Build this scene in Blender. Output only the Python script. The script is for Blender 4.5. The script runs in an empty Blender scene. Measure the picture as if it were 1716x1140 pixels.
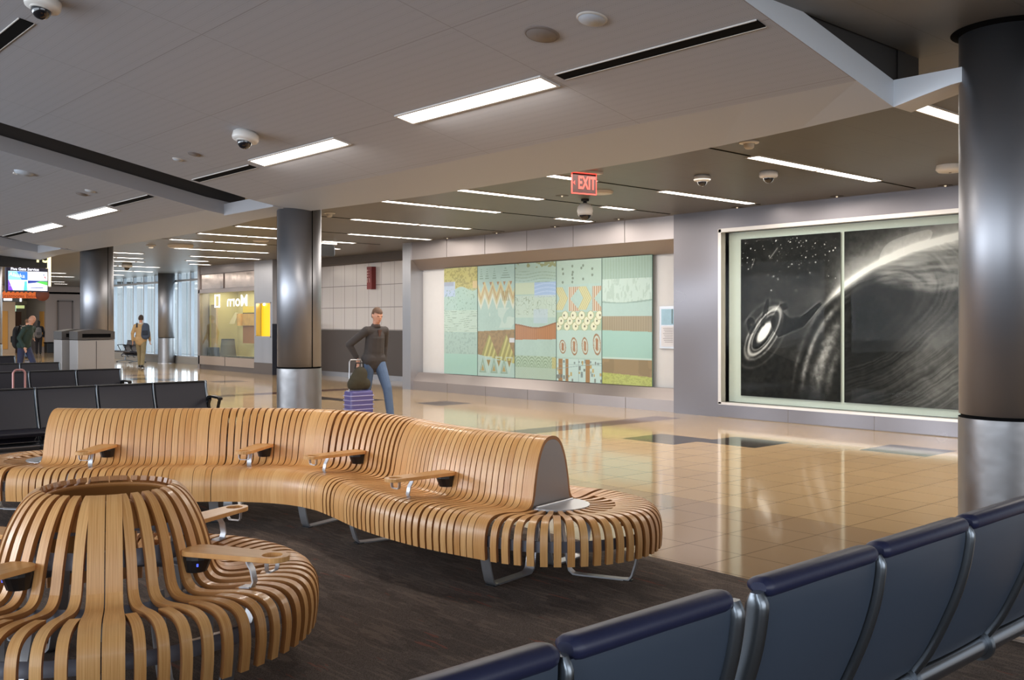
import bpy, bmesh, math, random
import numpy as np
from mathutils import Vector, Matrix
random.seed(7); np.random.seed(7)
scene = bpy.context.scene
COL = scene.collection
PI = math.pi

# ---------------------------------------------------------------- camera
# world: x = across the concourse (towards the artwork wall), y = along the concourse, z up
FPX, CX, HY, EYE = 1630.0, 858.0, 540.0, 1.55
RT, FW = (.7455, -.6665), (.6665, .7455)
cam = bpy.data.cameras.new('camera'); cob = bpy.data.objects.new('camera', cam); COL.objects.link(cob)
cob.location = (0, 0, EYE); cob.rotation_euler = (PI/2, 0, -math.atan2(FW[0], FW[1]))
cam.sensor_width = 36; cam.lens = 36*FPX/1716; cam.shift_y = -(570-HY)/1716
cam.clip_start = .05; cam.clip_end = 300
scene.camera = cob
def ray(px, py):
    X, V = (px-CX)/FPX, (HY-py)/FPX
    return (X*RT[0]+FW[0], X*RT[1]+FW[1], V)
def onz(px, py, z=0.):
    d = ray(px, py); s = (z-EYE)/d[2]; return Vector((d[0]*s, d[1]*s, z))
def onx(px, py, x):
    d = ray(px, py); s = x/d[0]; return Vector((x, d[1]*s, EYE+d[2]*s))
def ony(px, py, y):
    d = ray(px, py); s = y/d[1]; return Vector((d[0]*s, y, EYE+d[2]*s))
CK, CB, CZ = .2, 6.2, 2.98            # the sloping ceiling clouds
def cloudz(x): return CZ+CK*(CB-x)
def oncloud(px, py):
    d = ray(px, py); s = (CZ+CK*CB-EYE)/(d[2]+CK*d[0]); return Vector((d[0]*s, d[1]*s, EYE+d[2]*s))

# ---------------------------------------------------------------- materials
def lin(c):
    return tuple((v/12.92 if v <= .04045 else ((v+.055)/1.055)**2.4) for v in c)
def rgb(r, g, b): return lin((r/255, g/255, b/255))+(1,)
MATS = {}
def mat(name, col, rough=.5, metal=0., emit=None, es=0., spec=.5, coat=0., noise=0., nscale=8., stretch=(1, 1, 1), bump=0., aniso=0.):
    if name in MATS: return MATS[name]
    m = bpy.data.materials.new(name); m.use_nodes = True
    nt = m.node_tree; b = nt.nodes['Principled BSDF']
    b.inputs['Base Color'].default_value = col
    b.inputs['Roughness'].default_value = rough
    b.inputs['Metallic'].default_value = metal
    b.inputs['Specular IOR Level'].default_value = spec
    b.inputs['Coat Weight'].default_value = coat
    b.inputs['Coat Roughness'].default_value = .08
    b.inputs['Anisotropic'].default_value = aniso
    if emit: b.inputs['Emission Color'].default_value = emit; b.inputs['Emission Strength'].default_value = es
    if noise or bump:
        tc = nt.nodes.new('ShaderNodeTexCoord'); mp = nt.nodes.new('ShaderNodeMapping'); mp.inputs['Scale'].default_value = stretch
        nz = nt.nodes.new('ShaderNodeTexNoise'); nz.inputs['Scale'].default_value = nscale; nz.inputs['Detail'].default_value = 4
        nt.links.new(tc.outputs['Object'], mp.inputs[0]); nt.links.new(mp.outputs[0], nz.inputs['Vector'])
        if noise:
            mx = nt.nodes.new('ShaderNodeMix'); mx.data_type = 'RGBA'
            mx.inputs[6].default_value = tuple(c*(1-noise) for c in col[:3])+(1,)
            mx.inputs[7].default_value = tuple(min(1, c*(1+noise)) for c in col[:3])+(1,)
            nt.links.new(nz.outputs['Fac'], mx.inputs[0]); nt.links.new(mx.outputs[2], b.inputs['Base Color'])
        if bump:
            bp = nt.nodes.new('ShaderNodeBump'); bp.inputs['Strength'].default_value = bump; bp.inputs['Distance'].default_value = .01
            nt.links.new(nz.outputs['Fac'], bp.inputs['Height']); nt.links.new(bp.outputs[0], b.inputs['Normal'])
    MATS[name] = m; return m
class NG:
    """small node helper"""
    def __init__(s, m): s.nt = m.node_tree; s.b = s.nt.nodes['Principled BSDF']
    def n(s, t, **k):
        x = s.nt.nodes.new('ShaderNode'+t)
        for a, v in k.items(): setattr(x, a, v)
        return x
    def l(s, a, b): s.nt.links.new(a, b)
    def m(s, op, a, b=None, c=None):
        x = s.n('Math', operation=op)
        for i, v in enumerate((a, b, c)):
            if v is None: continue
            if isinstance(v, (int, float)): x.inputs[i].default_value = v
            else: s.l(v, x.inputs[i])
        return x.outputs[0]
    def mix(s, f, a, b):
        x = s.n('Mix', data_type='RGBA')
        for i, v in ((0, f), (6, a), (7, b)):
            if isinstance(v, (int, float)): x.inputs[i].default_value = v
            elif isinstance(v, tuple): x.inputs[i].default_value = v
            else: s.l(v, x.inputs[i])
        return x.outputs[2]

def wood_mat(name, c0, c1, edge=False):
    m = mat(name, c0, .38, coat=.15)
    g = NG(m); uv = g.n('UVMap'); sp = g.n('SeparateXYZ'); g.l(uv.outputs[0], sp.inputs[0])
    lid = g.m('FLOOR', sp.outputs[0])
    cb = g.n('CombineXYZ')
    g.l(g.m('MULTIPLY', g.m('FRACT', sp.outputs[0]), 220. if not edge else 500.), cb.inputs[0])
    g.l(g.m('MULTIPLY', sp.outputs[1], 4.), cb.inputs[1]); g.l(g.m('MULTIPLY', lid, 7.31), cb.inputs[2])
    nz = g.n('TexNoise'); nz.inputs['Scale'].default_value = 1.; nz.inputs['Detail'].default_value = 3; nz.inputs['Distortion'].default_value = .6
    g.l(cb.outputs[0], nz.inputs['Vector'])
    wn = g.n('TexWhiteNoise', noise_dimensions='1D'); g.l(lid, wn.inputs['W'])
    f = g.m('ADD', g.m('MULTIPLY', g.m('SUBTRACT', nz.outputs['Fac'], .5), 1.6), g.m('MULTIPLY_ADD', wn.outputs[0], .42, .16))
    x = g.n('Clamp'); g.l(f, x.inputs[0])
    g.l(g.mix(x.outputs[0], c0, c1), g.b.inputs['Base Color'])
    return m
WOOD = wood_mat('oak_lath', rgb(208, 144, 78), rgb(244, 192, 126))
WOODE = wood_mat('ply_edge', rgb(150, 94, 46), rgb(200, 140, 80), True)
WOODIN = mat('dark_oak', rgb(176, 118, 62), .5, noise=.2, nscale=3, stretch=(1, 1, .1))
STEEL = mat('brushed_steel', rgb(188, 188, 192), .33, 1., noise=.1, nscale=3, stretch=(1, 1, .15))
def column_mat(name, c, rough, nsc, bmp=.06, det=3):
    m = mat(name, c, rough, 1.); g = NG(m); tc = g.n('TexCoord')
    nz = g.n('TexNoise'); nz.inputs['Scale'].default_value = nsc; nz.inputs['Detail'].default_value = det
    g.l(tc.outputs['Object'], nz.inputs['Vector'])
    g.l(g.m('ADD', g.m('MULTIPLY', g.m('SUBTRACT', nz.outputs['Fac'], .5), .35), rough), g.b.inputs['Roughness'])
    bp = g.n('Bump'); bp.inputs['Strength'].default_value = bmp; bp.inputs['Distance'].default_value = .03
    g.l(nz.outputs['Fac'], bp.inputs['Height']); g.l(bp.outputs[0], g.b.inputs['Normal'])
    return m
COLUP = column_mat('column_steel', rgb(156, 156, 160), .46, .7, .03)
COLLO = column_mat('column_scuffed_steel', rgb(150, 148, 148), .42, 5., .22, 2)
WALLMET = column_mat('wall_steel', rgb(122, 117, 118), .36, 1.1, .35, 0)
WARMMET = column_mat('warm_steel', rgb(172, 163, 160), .42, 1.0, .4, 0)
ALU = mat('aluminium', rgb(196, 196, 198), .38, .85)
ALUD = mat('grey_rail', rgb(138, 140, 150), .45, .25)
BLACKP = mat('black_plastic', rgb(24, 23, 24), .4)
DARK = mat('dark_void', rgb(9, 8, 8), .9, spec=.1)
WHITEP = mat('white_plastic', rgb(222, 218, 212), .4)
CREAMW = mat('white_wall', rgb(206, 203, 200), .6, noise=.03)
LIGHT = mat('light_diffuser', (1, 1, 1, 1), .5, emit=(1, .95, .89, 1), es=9.)
LIGHTF = mat('light_trim', rgb(200, 195, 188), .5)
CEIL = mat('grey_ceiling', rgb(118, 109, 102), .42, noise=.04, nscale=.6, spec=.4)
CLOUD = None
def glass_mat(name, tint, amt, rough=.02):
    m = bpy.data.materials.new(name); m.use_nodes = True; nt = m.node_tree
    for n in list(nt.nodes): nt.nodes.remove(n)
    o = nt.nodes.new('ShaderNodeOutputMaterial'); mx = nt.nodes.new('ShaderNodeMixShader')
    tr = nt.nodes.new('ShaderNodeBsdfTransparent'); tr.inputs[0].default_value = tint
    gl = nt.nodes.new('ShaderNodeBsdfGlossy'); gl.inputs['Roughness'].default_value = rough
    lw = nt.nodes.new('ShaderNodeLayerWeight'); lw.inputs[0].default_value = .5
    pw = nt.nodes.new('ShaderNodeMath'); pw.operation = 'POWER'; pw.inputs[1].default_value = 5.
    ml = nt.nodes.new('ShaderNodeMath'); ml.operation = 'MULTIPLY_ADD'; ml.inputs[1].default_value = .9*amt; ml.inputs[2].default_value = .03*amt
    nt.links.new(lw.outputs['Facing'], pw.inputs[0]); nt.links.new(pw.outputs[0], ml.inputs[0]); nt.links.new(ml.outputs[0], mx.inputs[0])
    nt.links.new(tr.outputs[0], mx.inputs[1]); nt.links.new(gl.outputs[0], mx.inputs[2]); nt.links.new(mx.outputs[0], o.inputs[0])
    MATS[name] = m; return m
GLASS = glass_mat('clear_glass', (.93, .97, .95, 1), 1.)
GLASSA = glass_mat('art_glass', (.97, .985, .975, 1), .06)
GLASSW = glass_mat('window_glass', (.9, .95, .97, 1), .8, .05)

# ---------------------------------------------------------------- mesh builder
class MB:
    def __init__(s): s.v = []; s.f = []; s.mi = []; s.sm = []; s.uv = {}
    def face(s, pts, mi=0, smooth=False, uvs=None):
        n = len(s.v); s.v += [tuple(p) for p in pts]; s.f.append(tuple(range(n, n+len(pts)))); s.mi.append(mi); s.sm.append(smooth)
        if uvs: s.uv[len(s.f)-1] = uvs
        return s
    def box(s, c, d, mi=0, rot=None):
        hx, hy, hz = d[0]/2, d[1]/2, d[2]/2; n = len(s.v); c = Vector(c)
        for x in (-hx, hx):
            for y in (-hy, hy):
                for z in (-hz, hz):
                    p = Vector((x, y, z))
                    if rot: p = rot @ p
                    s.v.append(tuple(c+p))
        for q in ((0, 1, 3, 2), (4, 6, 7, 5), (0, 4, 5, 1), (2, 3, 7, 6), (0, 2, 6, 4), (1, 5, 7, 3)):
            s.f.append(tuple(n+i for i in q)); s.mi.append(mi); s.sm.append(False)
        return s
    def span(s, a, b, mi=0):
        return s.box([(a[i]+b[i])/2 for i in range(3)], [abs(b[i]-a[i]) for i in range(3)], mi)
    def grid(s, P, mi=0, smooth=True, close_u=False, close_v=False, uvf=None):
        """P[i][j] points"""
        n = len(s.v); nu, nv = len(P), len(P[0])
        for r in P: s.v += [tuple(p) for p in r]
        for i in range(nu if close_u else nu-1):
            for j in range(nv if close_v else nv-1):
                a, b = i, (i+1) % nu; c, d = j, (j+1) % nv
                s.f.append((n+a*nv+c, n+b*nv+c, n+b*nv+d, n+a*nv+d)); s.mi.append(mi); s.sm.append(smooth)
        return s
    def lathe(s, prof, c=(0, 0, 0), n=32, mi=0, smooth=True, a0=0., a1=2*PI, capb=False, capt=False):
        full = abs(a1-a0-2*PI) < 1e-6
        k = n if full else n+1
        P = [[(c[0]+r*math.cos(a0+(a1-a0)*i/n), c[1]+r*math.sin(a0+(a1-a0)*i/n), c[2]+z) for r, z in prof] for i in range(k)]
        s.grid(P, mi, smooth, close_u=full)
        if capb: s.face([P[i][0] for i in range(k)][::-1], mi)
        if capt: s.face([P[i][-1] for i in range(k)], mi)
        return s
    def tube(s, pts, r, n=10, mi=0, caps=True, up=None):
        pts = [Vector(p) for p in pts]; P = []; rr = r if isinstance(r, (list, tuple)) else [r]*len(pts)
        prev = None
        for i, p in enumerate(pts):
            t = (pts[min(i+1, len(pts)-1)]-pts[max(i-1, 0)]).normalized()
            if prev is None:
                a = Vector((0, 0, 1)) if abs(t.z) < .9 else Vector((1, 0, 0))
                prev = t.cross(a).normalized()
            u = (prev-t*prev.dot(t)).normalized(); w = t.cross(u); prev = u
            P.append([p+(u*math.cos(2*PI*k/n)+w*math.sin(2*PI*k/n))*rr[i] for k in range(n)])
        s.grid(P, mi, True, close_v=True)
        if caps: s.face(P[0][::-1], mi); s.face(P[-1], mi)
        return s
    def strip(s, pts, lat, w, t, mi=0, mie=None, uid=0., smooth=True, caps=True):
        """flat bar swept along pts; lat = sideways direction(s); four separate smooth strips"""
        pts = [Vector(p) for p in pts]; n = len(pts); mie = mi if mie is None else mie
        L = lat if isinstance(lat, list) else [Vector(lat)]*n
        A = []; cum = 0.; cl = [0.]
        for i in range(1, n): cum += (pts[i]-pts[i-1]).length; cl.append(cum)
        ww = w if isinstance(w, list) else [w]*n
        for i in range(n):
            tg = (pts[min(i+1, n-1)]-pts[max(i-1, 0)]).normalized()
            l = (L[i]-tg*L[i].dot(tg)).normalized(); nn = tg.cross(l)
            A.append([pts[i]+l*(sx*ww[i]/2)+nn*(sz*t/2) for sx, sz in ((-1, 1), (1, 1), (1, -1), (-1, -1))])
        for k in range(4):
            k2 = (k+1) % 4; b = len(s.v)
            for i in range(n): s.v.append(tuple(A[i][k])); s.v.append(tuple(A[i][k2]))
            m = mi if k % 2 == 0 else mie
            wd = (ww[0] if k % 2 == 0 else t)
            for i in range(n-1):
                s.f.append((b+2*i, b+2*i+1, b+2*i+3, b+2*i+2)); s.mi.append(m); s.sm.append(smooth)
                s.uv[len(s.f)-1] = [(uid+.1, cl[i]), (uid+.1+wd, cl[i]), (uid+.1+wd, cl[i+1]), (uid+.1, cl[i+1])]
        if caps:
            for i, rv in ((0, 1), (n-1, -1)):
                s.face(A[i][::rv], mie, False, [(uid+.1, 0), (uid+.12, 0), (uid+.12, .05), (uid+.1, .05)])
        return s
    def prism(s, poly, off, mi=0, smooth=False):
        """poly: list of 3d points; extruded by vector off"""
        off = Vector(off); a = [Vector(p) for p in poly]; b = [p+off for p in a]
        s.face(a[::-1], mi); s.face(b, mi)
        for i in range(len(a)):
            j = (i+1) % len(a); s.face([a[i], a[j], b[j], b[i]], mi, smooth)
        return s
    def ball(s, c, r, n=16, m=10, mi=0, z0=-1., z1=1.):
        rx, ry, rz = r if isinstance(r, (tuple, list)) else (r, r, r)
        P = []
        for i in range(n):
            a = 2*PI*i/n; row = []
            for j in range(m+1):
                ph = math.asin(z0)+(math.asin(z1)-math.asin(z0))*j/m
                row.append((c[0]+rx*math.cos(a)*math.cos(ph), c[1]+ry*math.sin(a)*math.cos(ph), c[2]+rz*math.sin(ph)))
            P.append(row)
        return s.grid(P, mi, True, close_u=True)
    def mesh(s, name, mats):
        me = bpy.data.meshes.new(name); me.from_pydata(s.v, [], s.f)
        for m in (mats if isinstance(mats, (list, tuple)) else [mats]): me.materials.append(m)
        me.polygons.foreach_set('material_index', s.mi); me.polygons.foreach_set('use_smooth', s.sm)
        if s.uv:
            ul = me.uv_layers.new(name='UVMap')
            for fi, u in s.uv.items():
                p = me.polygons[fi]
                for k, li in enumerate(p.loop_indices): ul.data[li].uv = u[k % len(u)]
        me.update(); return me
    def build(s, name, mats, parent=None, bevel=0., weld=False):
        me = s.mesh(name, mats)
        if weld or bevel:
            bm = bmesh.new(); bm.from_mesh(me); bmesh.ops.remove_doubles(bm, verts=bm.verts, dist=1e-4)
            bmesh.ops.recalc_face_normals(bm, faces=bm.faces); bm.to_mesh(me); bm.free()
        o = bpy.data.objects.new(name, me); COL.objects.link(o)
        if parent: o.parent = parent
        if bevel:
            md = o.modifiers.new('bevel', 'BEVEL'); md.width = bevel; md.segments = 2; md.limit_method = 'ANGLE'; md.angle_limit = .6
        return o
def tag(o, label=None, cat=None, group=None, kind=None):
    if label: o['label'] = label
    if cat: o['category'] = cat
    if group: o['group'] = group
    if kind: o['kind'] = kind
    return o
def thing(name, label, cat, loc=(0, 0, 0), rz=0., group=None):
    o = bpy.data.objects.new(name, None); COL.objects.link(o); o.location = loc; o.rotation_euler = (0, 0, rz)
    o.empty_display_size = .1
    return tag(o, label, cat, group)
def struct(name, mb, mats, **k):
    return tag(mb.build(name, mats, **k), kind='structure')
def copy_tree(o, parent=None):
    c = o.copy(); COL.objects.link(c)
    if parent: c.parent = parent
    for ch in list(o.children): copy_tree(ch, c)
    return c
def text(body, size, m, parent=None, name='lettering', loc=(0, 0, 0), rot=(PI/2, 0, 0), ext=.002, align='CENTER', sx=1., offset=0.):
    cu = bpy.data.curves.new(name, 'FONT'); cu.body = body; cu.size = size; cu.align_x = align; cu.align_y = 'CENTER'
    cu.extrude = ext; cu.offset = offset; cu.resolution_u = 3; cu.materials.append(m)
    o = bpy.data.objects.new(name, cu); COL.objects.link(o)
    me = bpy.data.meshes.new_from_object(o.evaluated_get(bpy.context.evaluated_depsgraph_get())); bpy.data.objects.remove(o); bpy.data.curves.remove(cu)
    me.name = name; o = bpy.data.objects.new(name, me); COL.objects.link(o)
    o.location = loc; o.rotation_euler = rot; o.scale = (sx, 1, 1)
    if parent: o.parent = parent
    return o
def cr(pts, n):
    """Catmull-Rom through points (tuples), n samples per span"""
    P = [Vector(p) for p in pts]; P = [P[0]*2-P[1]]+P+[P[-1]*2-P[-2]]; out = []
    for i in range(1, len(P)-2):
        a, b, c, d = P[i-1:i+3]
        for k in range(n):
            t = k/n
            out.append(.5*((2*b)+(c-a)*t+(2*a-5*b+4*c-d)*t*t+(3*b-a-3*c+d)*t**3))
    out.append(P[-2]); return out
def wb(mb, name, mats, parent, **k):
    """build a child from world-space geometry under an unrotated parent"""
    L = parent.matrix_basis.translation
    p = parent
    off = Vector(parent.location)
    while p.parent: p = p.parent; off += Vector(p.location)
    mb.v = [tuple(Vector(q)-off) for q in mb.v]
    return mb.build(name, mats, parent, **k)

# ================================================================ SETTING
# ---- floor
FLOOR = mat('floor_tiles', rgb(205, 172, 135), .09, spec=.6)
def _floor():
    g = NG(FLOOR); tc = g.n('TexCoord'); sp = g.n('SeparateXYZ'); g.l(tc.outputs['Object'], sp.inputs[0])
    x, y = sp.outputs[0], sp.outputs[1]
    T = .457
    fx = g.m('DIVIDE', g.m('SUBTRACT', x, 5.0), T); fy = g.m('DIVIDE', g.m('SUBTRACT', y, 3.8), T)
    cb = g.n('CombineXYZ'); g.l(g.m('FLOOR', fx), cb.inputs[0]); g.l(g.m('FLOOR', fy), cb.inputs[1])
    wn = g.n('TexWhiteNoise', noise_dimensions='2D'); g.l(cb.outputs[0], wn.inputs['Vector'])
    zone = g.m('GREATER_THAN', x, 6.82)
    zone2 = g.m('GREATER_THAN', y, 9.9)
    c = g.mix(zone, rgb(176, 147, 113), rgb(200, 168, 124))
    c = g.mix(g.m('MULTIPLY', zone2, .4), c, rgb(200, 172, 136))
    c = g.mix(g.m('MULTIPLY', wn.outputs[0], .22), c, rgb(164, 138, 108))
    nz = g.n('TexNoise'); nz.inputs['Scale'].default_value = 90; nz.inputs['Detail'].default_value = 3; g.l(tc.outputs['Object'], nz.inputs['Vector'])
    c = g.mix(g.m('MULTIPLY', nz.outputs['Fac'], .22), c, rgb(150, 124, 96))
    # inlaid dark squares and brown bands, repeating along the concourse
    yy = g.m('MODULO', g.m('SUBTRACT', y, 4.0), 9.15)
    def rect(x0, x1, y0, y1):
        a = g.m('MULTIPLY', g.m('GREATER_THAN', x, x0), g.m('LESS_THAN', x, x1))
        b = g.m('MULTIPLY', g.m('GREATER_THAN', yy, y0-4.), g.m('LESS_THAN', yy, y1-4.))
        return g.m('MULTIPLY', a, b)
    def mx(*a):
        r = a[0]
        for q in a[1:]: r = g.m('MAXIMUM', r, q)
        return r
    dk = mx(rect(9.71, 10.54, 7.8, 8.69), rect(10.2, 11.02, 6.93, 7.8), rect(11.0, 11.79, 5.16, 5.99))
    br = rect(8.93, 12.48, 9.86, 10.36)
    c = g.mix(dk, c, rgb(62, 54, 48)); c = g.mix(br, c, rgb(104, 70, 54))
    def joint(f): return g.m('LESS_THAN', g.m('ABSOLUTE', g.m('SUBTRACT', g.m('FRACT', g.m('ADD', f, .5)), .5)), .0085)
    jt = g.m('MAXIMUM', joint(fx), joint(fy))
    c = g.mix(g.m('MULTIPLY', jt, .8), c, rgb(92, 74, 58))
    g.l(c, g.b.inputs['Base Color']); g.l(g.m('SUBTRACT', .6, g.m('MULTIPLY', jt, .5)), g.b.inputs['Specular IOR Level'])
    g.l(g.m('ADD', g.m('MULTIPLY', nz.outputs['Fac'], .05), .055), g.b.inputs['Roughness'])
_floor()
struct('floor', MB().span((-9, -8, -.1), (20, 62, 0)), FLOOR)
CARPET = mat('carpet_pile', rgb(62, 53, 48), .95, spec=.1)
def _carpet():
    g = NG(CARPET); tc = g.n('TexCoord')
    def nz(sc, st, d=3):
        mp = g.n('Mapping'); mp.inputs['Scale'].default_value = st; g.l(tc.outputs['Object'], mp.inputs[0])
        n = g.n('TexNoise'); n.inputs['Scale'].default_value = sc; n.inputs['Detail'].default_value = d; g.l(mp.outputs[0], n.inputs['Vector']); return n.outputs['Fac']
    fine = nz(260, (1, 1, 1)); fib = nz(34, (1, .12, 1)); blot = nz(5, (1, .35, 1))
    red = g.m('GREATER_THAN', nz(9, (1.6, .25, 1), 2), .66)
    c = g.mix(g.m('MULTIPLY', g.m('SUBTRACT', fine, .3), 2.2), rgb(62, 54, 49), rgb(122, 109, 100))
    c = g.mix(g.m('MULTIPLY', g.m('GREATER_THAN', fib, .56), .45), c, rgb(122, 106, 94))
    c = g.mix(g.m('MULTIPLY', g.m('LESS_THAN', blot, .45), .3), c, rgb(54, 48, 46))
    c = g.mix(g.m('MULTIPLY', g.m('MULTIPLY', red, g.m('GREATER_THAN', fib, .5)), .45), c, rgb(140, 80, 66))
    g.l(c, g.b.inputs['Base Color'])
    bp = g.n('Bump'); bp.inputs['Strength'].default_value = .5; bp.inputs['Distance'].default_value = .004
    g.l(fine, bp.inputs['Height']); g.l(bp.outputs[0], g.b.inputs['Normal'])
_carpet()
struct('floor_carpet', MB().span((-9, -8, 0), (4.95, 30, .006)), CARPET)

# ---- ceilings
CEILG = mat('grey_ceiling_panels', rgb(122, 112, 103), .4, spec=.4)
def _ceil():
    g = NG(CEILG); tc = g.n('TexCoord'); sp = g.n('SeparateXYZ'); g.l(tc.outputs['Object'], sp.inputs[0])
    def line(v, off, per, w):
        return g.m('LESS_THAN', g.m('ABSOLUTE', g.m('SUBTRACT', g.m('FRACT', g.m('ADD', g.m('DIVIDE', g.m('SUBTRACT', v, off), per), .5)), .5)), w/per)
    j = g.m('MAXIMUM', line(sp.outputs[0], 9.25, 2.66, .006), line(sp.outputs[1], 3.45, .61, .005))
    nz = g.n('TexNoise'); nz.inputs['Scale'].default_value = 1.3; g.l(tc.outputs['Object'], nz.inputs['Vector'])
    c = g.mix(nz.outputs['Fac'], rgb(104, 103, 101), rgb(112, 111, 108))
    g.l(g.mix(g.m('MULTIPLY', j, .28), c, rgb(60, 55, 50)), g.b.inputs['Base Color'])
_ceil()
CLOUD = mat('perforated_cloud', rgb(186, 172, 162), .6, spec=.25)
def _cloudm():
    g = NG(CLOUD); tc = g.n('TexCoord'); sp = g.n('SeparateXYZ'); g.l(tc.outputs['Object'], sp.inputs[0])
    def line(v, off, per, w):
        return g.m('LESS_THAN', g.m('ABSOLUTE', g.m('SUBTRACT', g.m('FRACT', g.m('ADD', g.m('DIVIDE', g.m('SUBTRACT', v, off), per), .5)), .5)), w/per)
    j = g.m('MAXIMUM', line(sp.outputs[0], 3.0, .88, .004), line(sp.outputs[1], 4.92, 1.785, .004))
    mp = g.n('Mapping'); mp.inputs['Scale'].default_value = (60, 60, 60); g.l(tc.outputs['Object'], mp.inputs[0])
    v = g.n('TexVoronoi'); v.inputs['Randomness'].default_value = 0.; v.inputs['Scale'].default_value = 1.; g.l(mp.outputs[0], v.inputs['Vector'])
    hole = g.m('LESS_THAN', v.outputs['Distance'], .24)
    c = g.mix(g.m('MULTIPLY', hole, .25), rgb(170, 171, 176), rgb(82, 81, 82))
    g.l(g.mix(g.m('MULTIPLY', j, .4), c, rgb(110, 100, 94)), g.b.inputs['Base Color'])
_cloudm()
CLOUDB = mat('cloud_border', rgb(182, 187, 194), .5, spec=.3)
CLOUDF = mat('cloud_fascia', rgb(160, 158, 160), .4, spec=.4)
CLOUDF_LIT = mat('cloud_fascia_daylit', rgb(222, 226, 232), .4, spec=.4)  # same fascia coloured paler and bluer, daylight painted in on the near clouds
UPPER = mat('upper_ceiling', rgb(60, 56, 54), .7)
struct('ceiling', MB().span((6.4, 3.14, 3.38), (15.3, 54, 3.5)), CEILG)
struct('ceiling_notch', MB().span((3.4, -4, 3.38), (15.3, 3.14, 3.5)), CEILG)
struct('ceiling_sky_block', MB().span((-9, -9, 7.0), (20, 62, 7.1)), DARK)  # unseen dark slab added overhead to block sky light leaking in
struct('wall_front', MB().span((6.4, -8, 0), (17, -7.9, 3.4)), mat('plain_wall', rgb(170, 164, 158), .6))
def slab(mb, xs_a, xs_b, ys, za, zb, th, mi=0, mf=1):
    """slab between two curves xa(y), xb(y)"""
    n = len(ys)
    for i in range(n-1):
        A = [(xs_a[i], ys[i], za(xs_a[i])), (xs_b[i], ys[i], zb(xs_b[i])), (xs_b[i+1], ys[i+1], zb(xs_b[i+1])), (xs_a[i+1], ys[i+1], za(xs_a[i+1]))]
        B = [(p[0], p[1], p[2]+th) for p in A]
        mb.face(A, mi); mb.face(B[::-1], mi)
        mb.face([A[1], B[1], B[2], A[2]], mi); mb.face([A[0], A[3], B[3], B[0]], mf)
    for i, k in ((0, 1), (n-1, -1)):
        A = [(xs_a[i], ys[i], za(xs_a[i])), (xs_b[i], ys[i], zb(xs_b[i]))]
        mb.face([A[0], (A[0][0], A[0][1], A[0][2]+th), (A[1][0], A[1][1], A[1][2]+th), A[1]][::k], mf)
XA = 5.72
def edgeB(y0, y1, e0, em, e1, n=10):
    ys = [y0+(y1-y0)*i/n for i in range(n+1)]; xs = []
    for i in range(n+1):
        t = i/n; b = min(1, 4*t*(1-t)*1.15); base = e0+(e1-e0)*t
        xs.append(base+(em-base)*b)
    return ys, xs
for k, (y0, y1, e0, em, e1) in enumerate(((-5.5, 1.75, 6.3, 6.55, 6.2), (3.13, 11.25, 6.2, 6.62, 6.38), (12.65, 20.4, 6.4, 6.62, 6.6), (21.9, 32.0, 6.6, 6.9, 6.6))):
    struct('ceiling_cloud', (lambda m: (slab(m, [-8]*2, [XA]*2, [y0, y1], cloudz, cloudz, .18), m)[1])(MB()), [CLOUD, CLOUDF_LIT if k < 2 else CLOUDF])
    ys, xs = edgeB(y0, y1, e0, em, e1)
    mb = MB(); zA = cloudz(XA)
    slab(mb, [XA]*len(ys), xs, ys, lambda x: zA, lambda x: CZ, .18)
    struct('trim_%d' % (k+1), mb, [CLOUDB, CLOUDF_LIT if k < 2 else CLOUDF])
mb = MB(); slab(mb, [5.98]*2, [6.39]*2, [11.25, 12.65], lambda x: 3.02, lambda x: CZ, .16)
slab(mb, [6.2]*2, [6.6]*2, [20.4, 21.9], lambda x: 3.0, lambda x: CZ, .16)
struct('trim_5', mb, [CLOUDB, CLOUDF])
poly = [(6.2, 3.13, 2.98), (6.2, 3.13, 3.16), (6.2, 1.75, 3.16), (6.2, 1.75, 2.99), (6.2, 2.1, 3.07), (6.2, 2.45, 3.085), (6.2, 2.75, 3.06), (6.2, 2.95, 3.02)]
struct('trim_6', MB().prism(poly, (.25, 0, 0)), CLOUDF_LIT)
mb = MB()      # dark upper soffit added to close light leaks, and the dark cheek above the end of each cloud
def up(x): return cloudz(x)+.75
mb.face([(-8, -8, up(-8)), (-8, 34, up(-8)), (5.2, 34, 3.95), (5.2, -8, 3.95)])
mb.face([(5.2, -8, 3.95), (5.2, 34, 3.95), (6.45, 34, 3.47), (6.45, -8, 3.47)])
struct('ceiling_upper', mb, UPPER)
mb = MB()
for y0, s in ((3.16, 1), (11.2, -1), (12.7, 1), (20.35, -1)):
    mb.span((-8, y0, 3.0), (6.32, y0+.03*s, 3.9)); mb.v[-8:] = [(v[0], v[1], (cloudz(v[0])+.05 if v[2] < 3.5 else max(3.5, cloudz(v[0])+.8))) for v in mb.v[-8:]]
mb.face([(6.6, 3.15, 3.1), (6.6, 3.15, 3.4), (6.3, 3.15, 3.4), (6.3, 3.15, 3.1)])
struct('trim_7', mb, UPPER)
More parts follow.
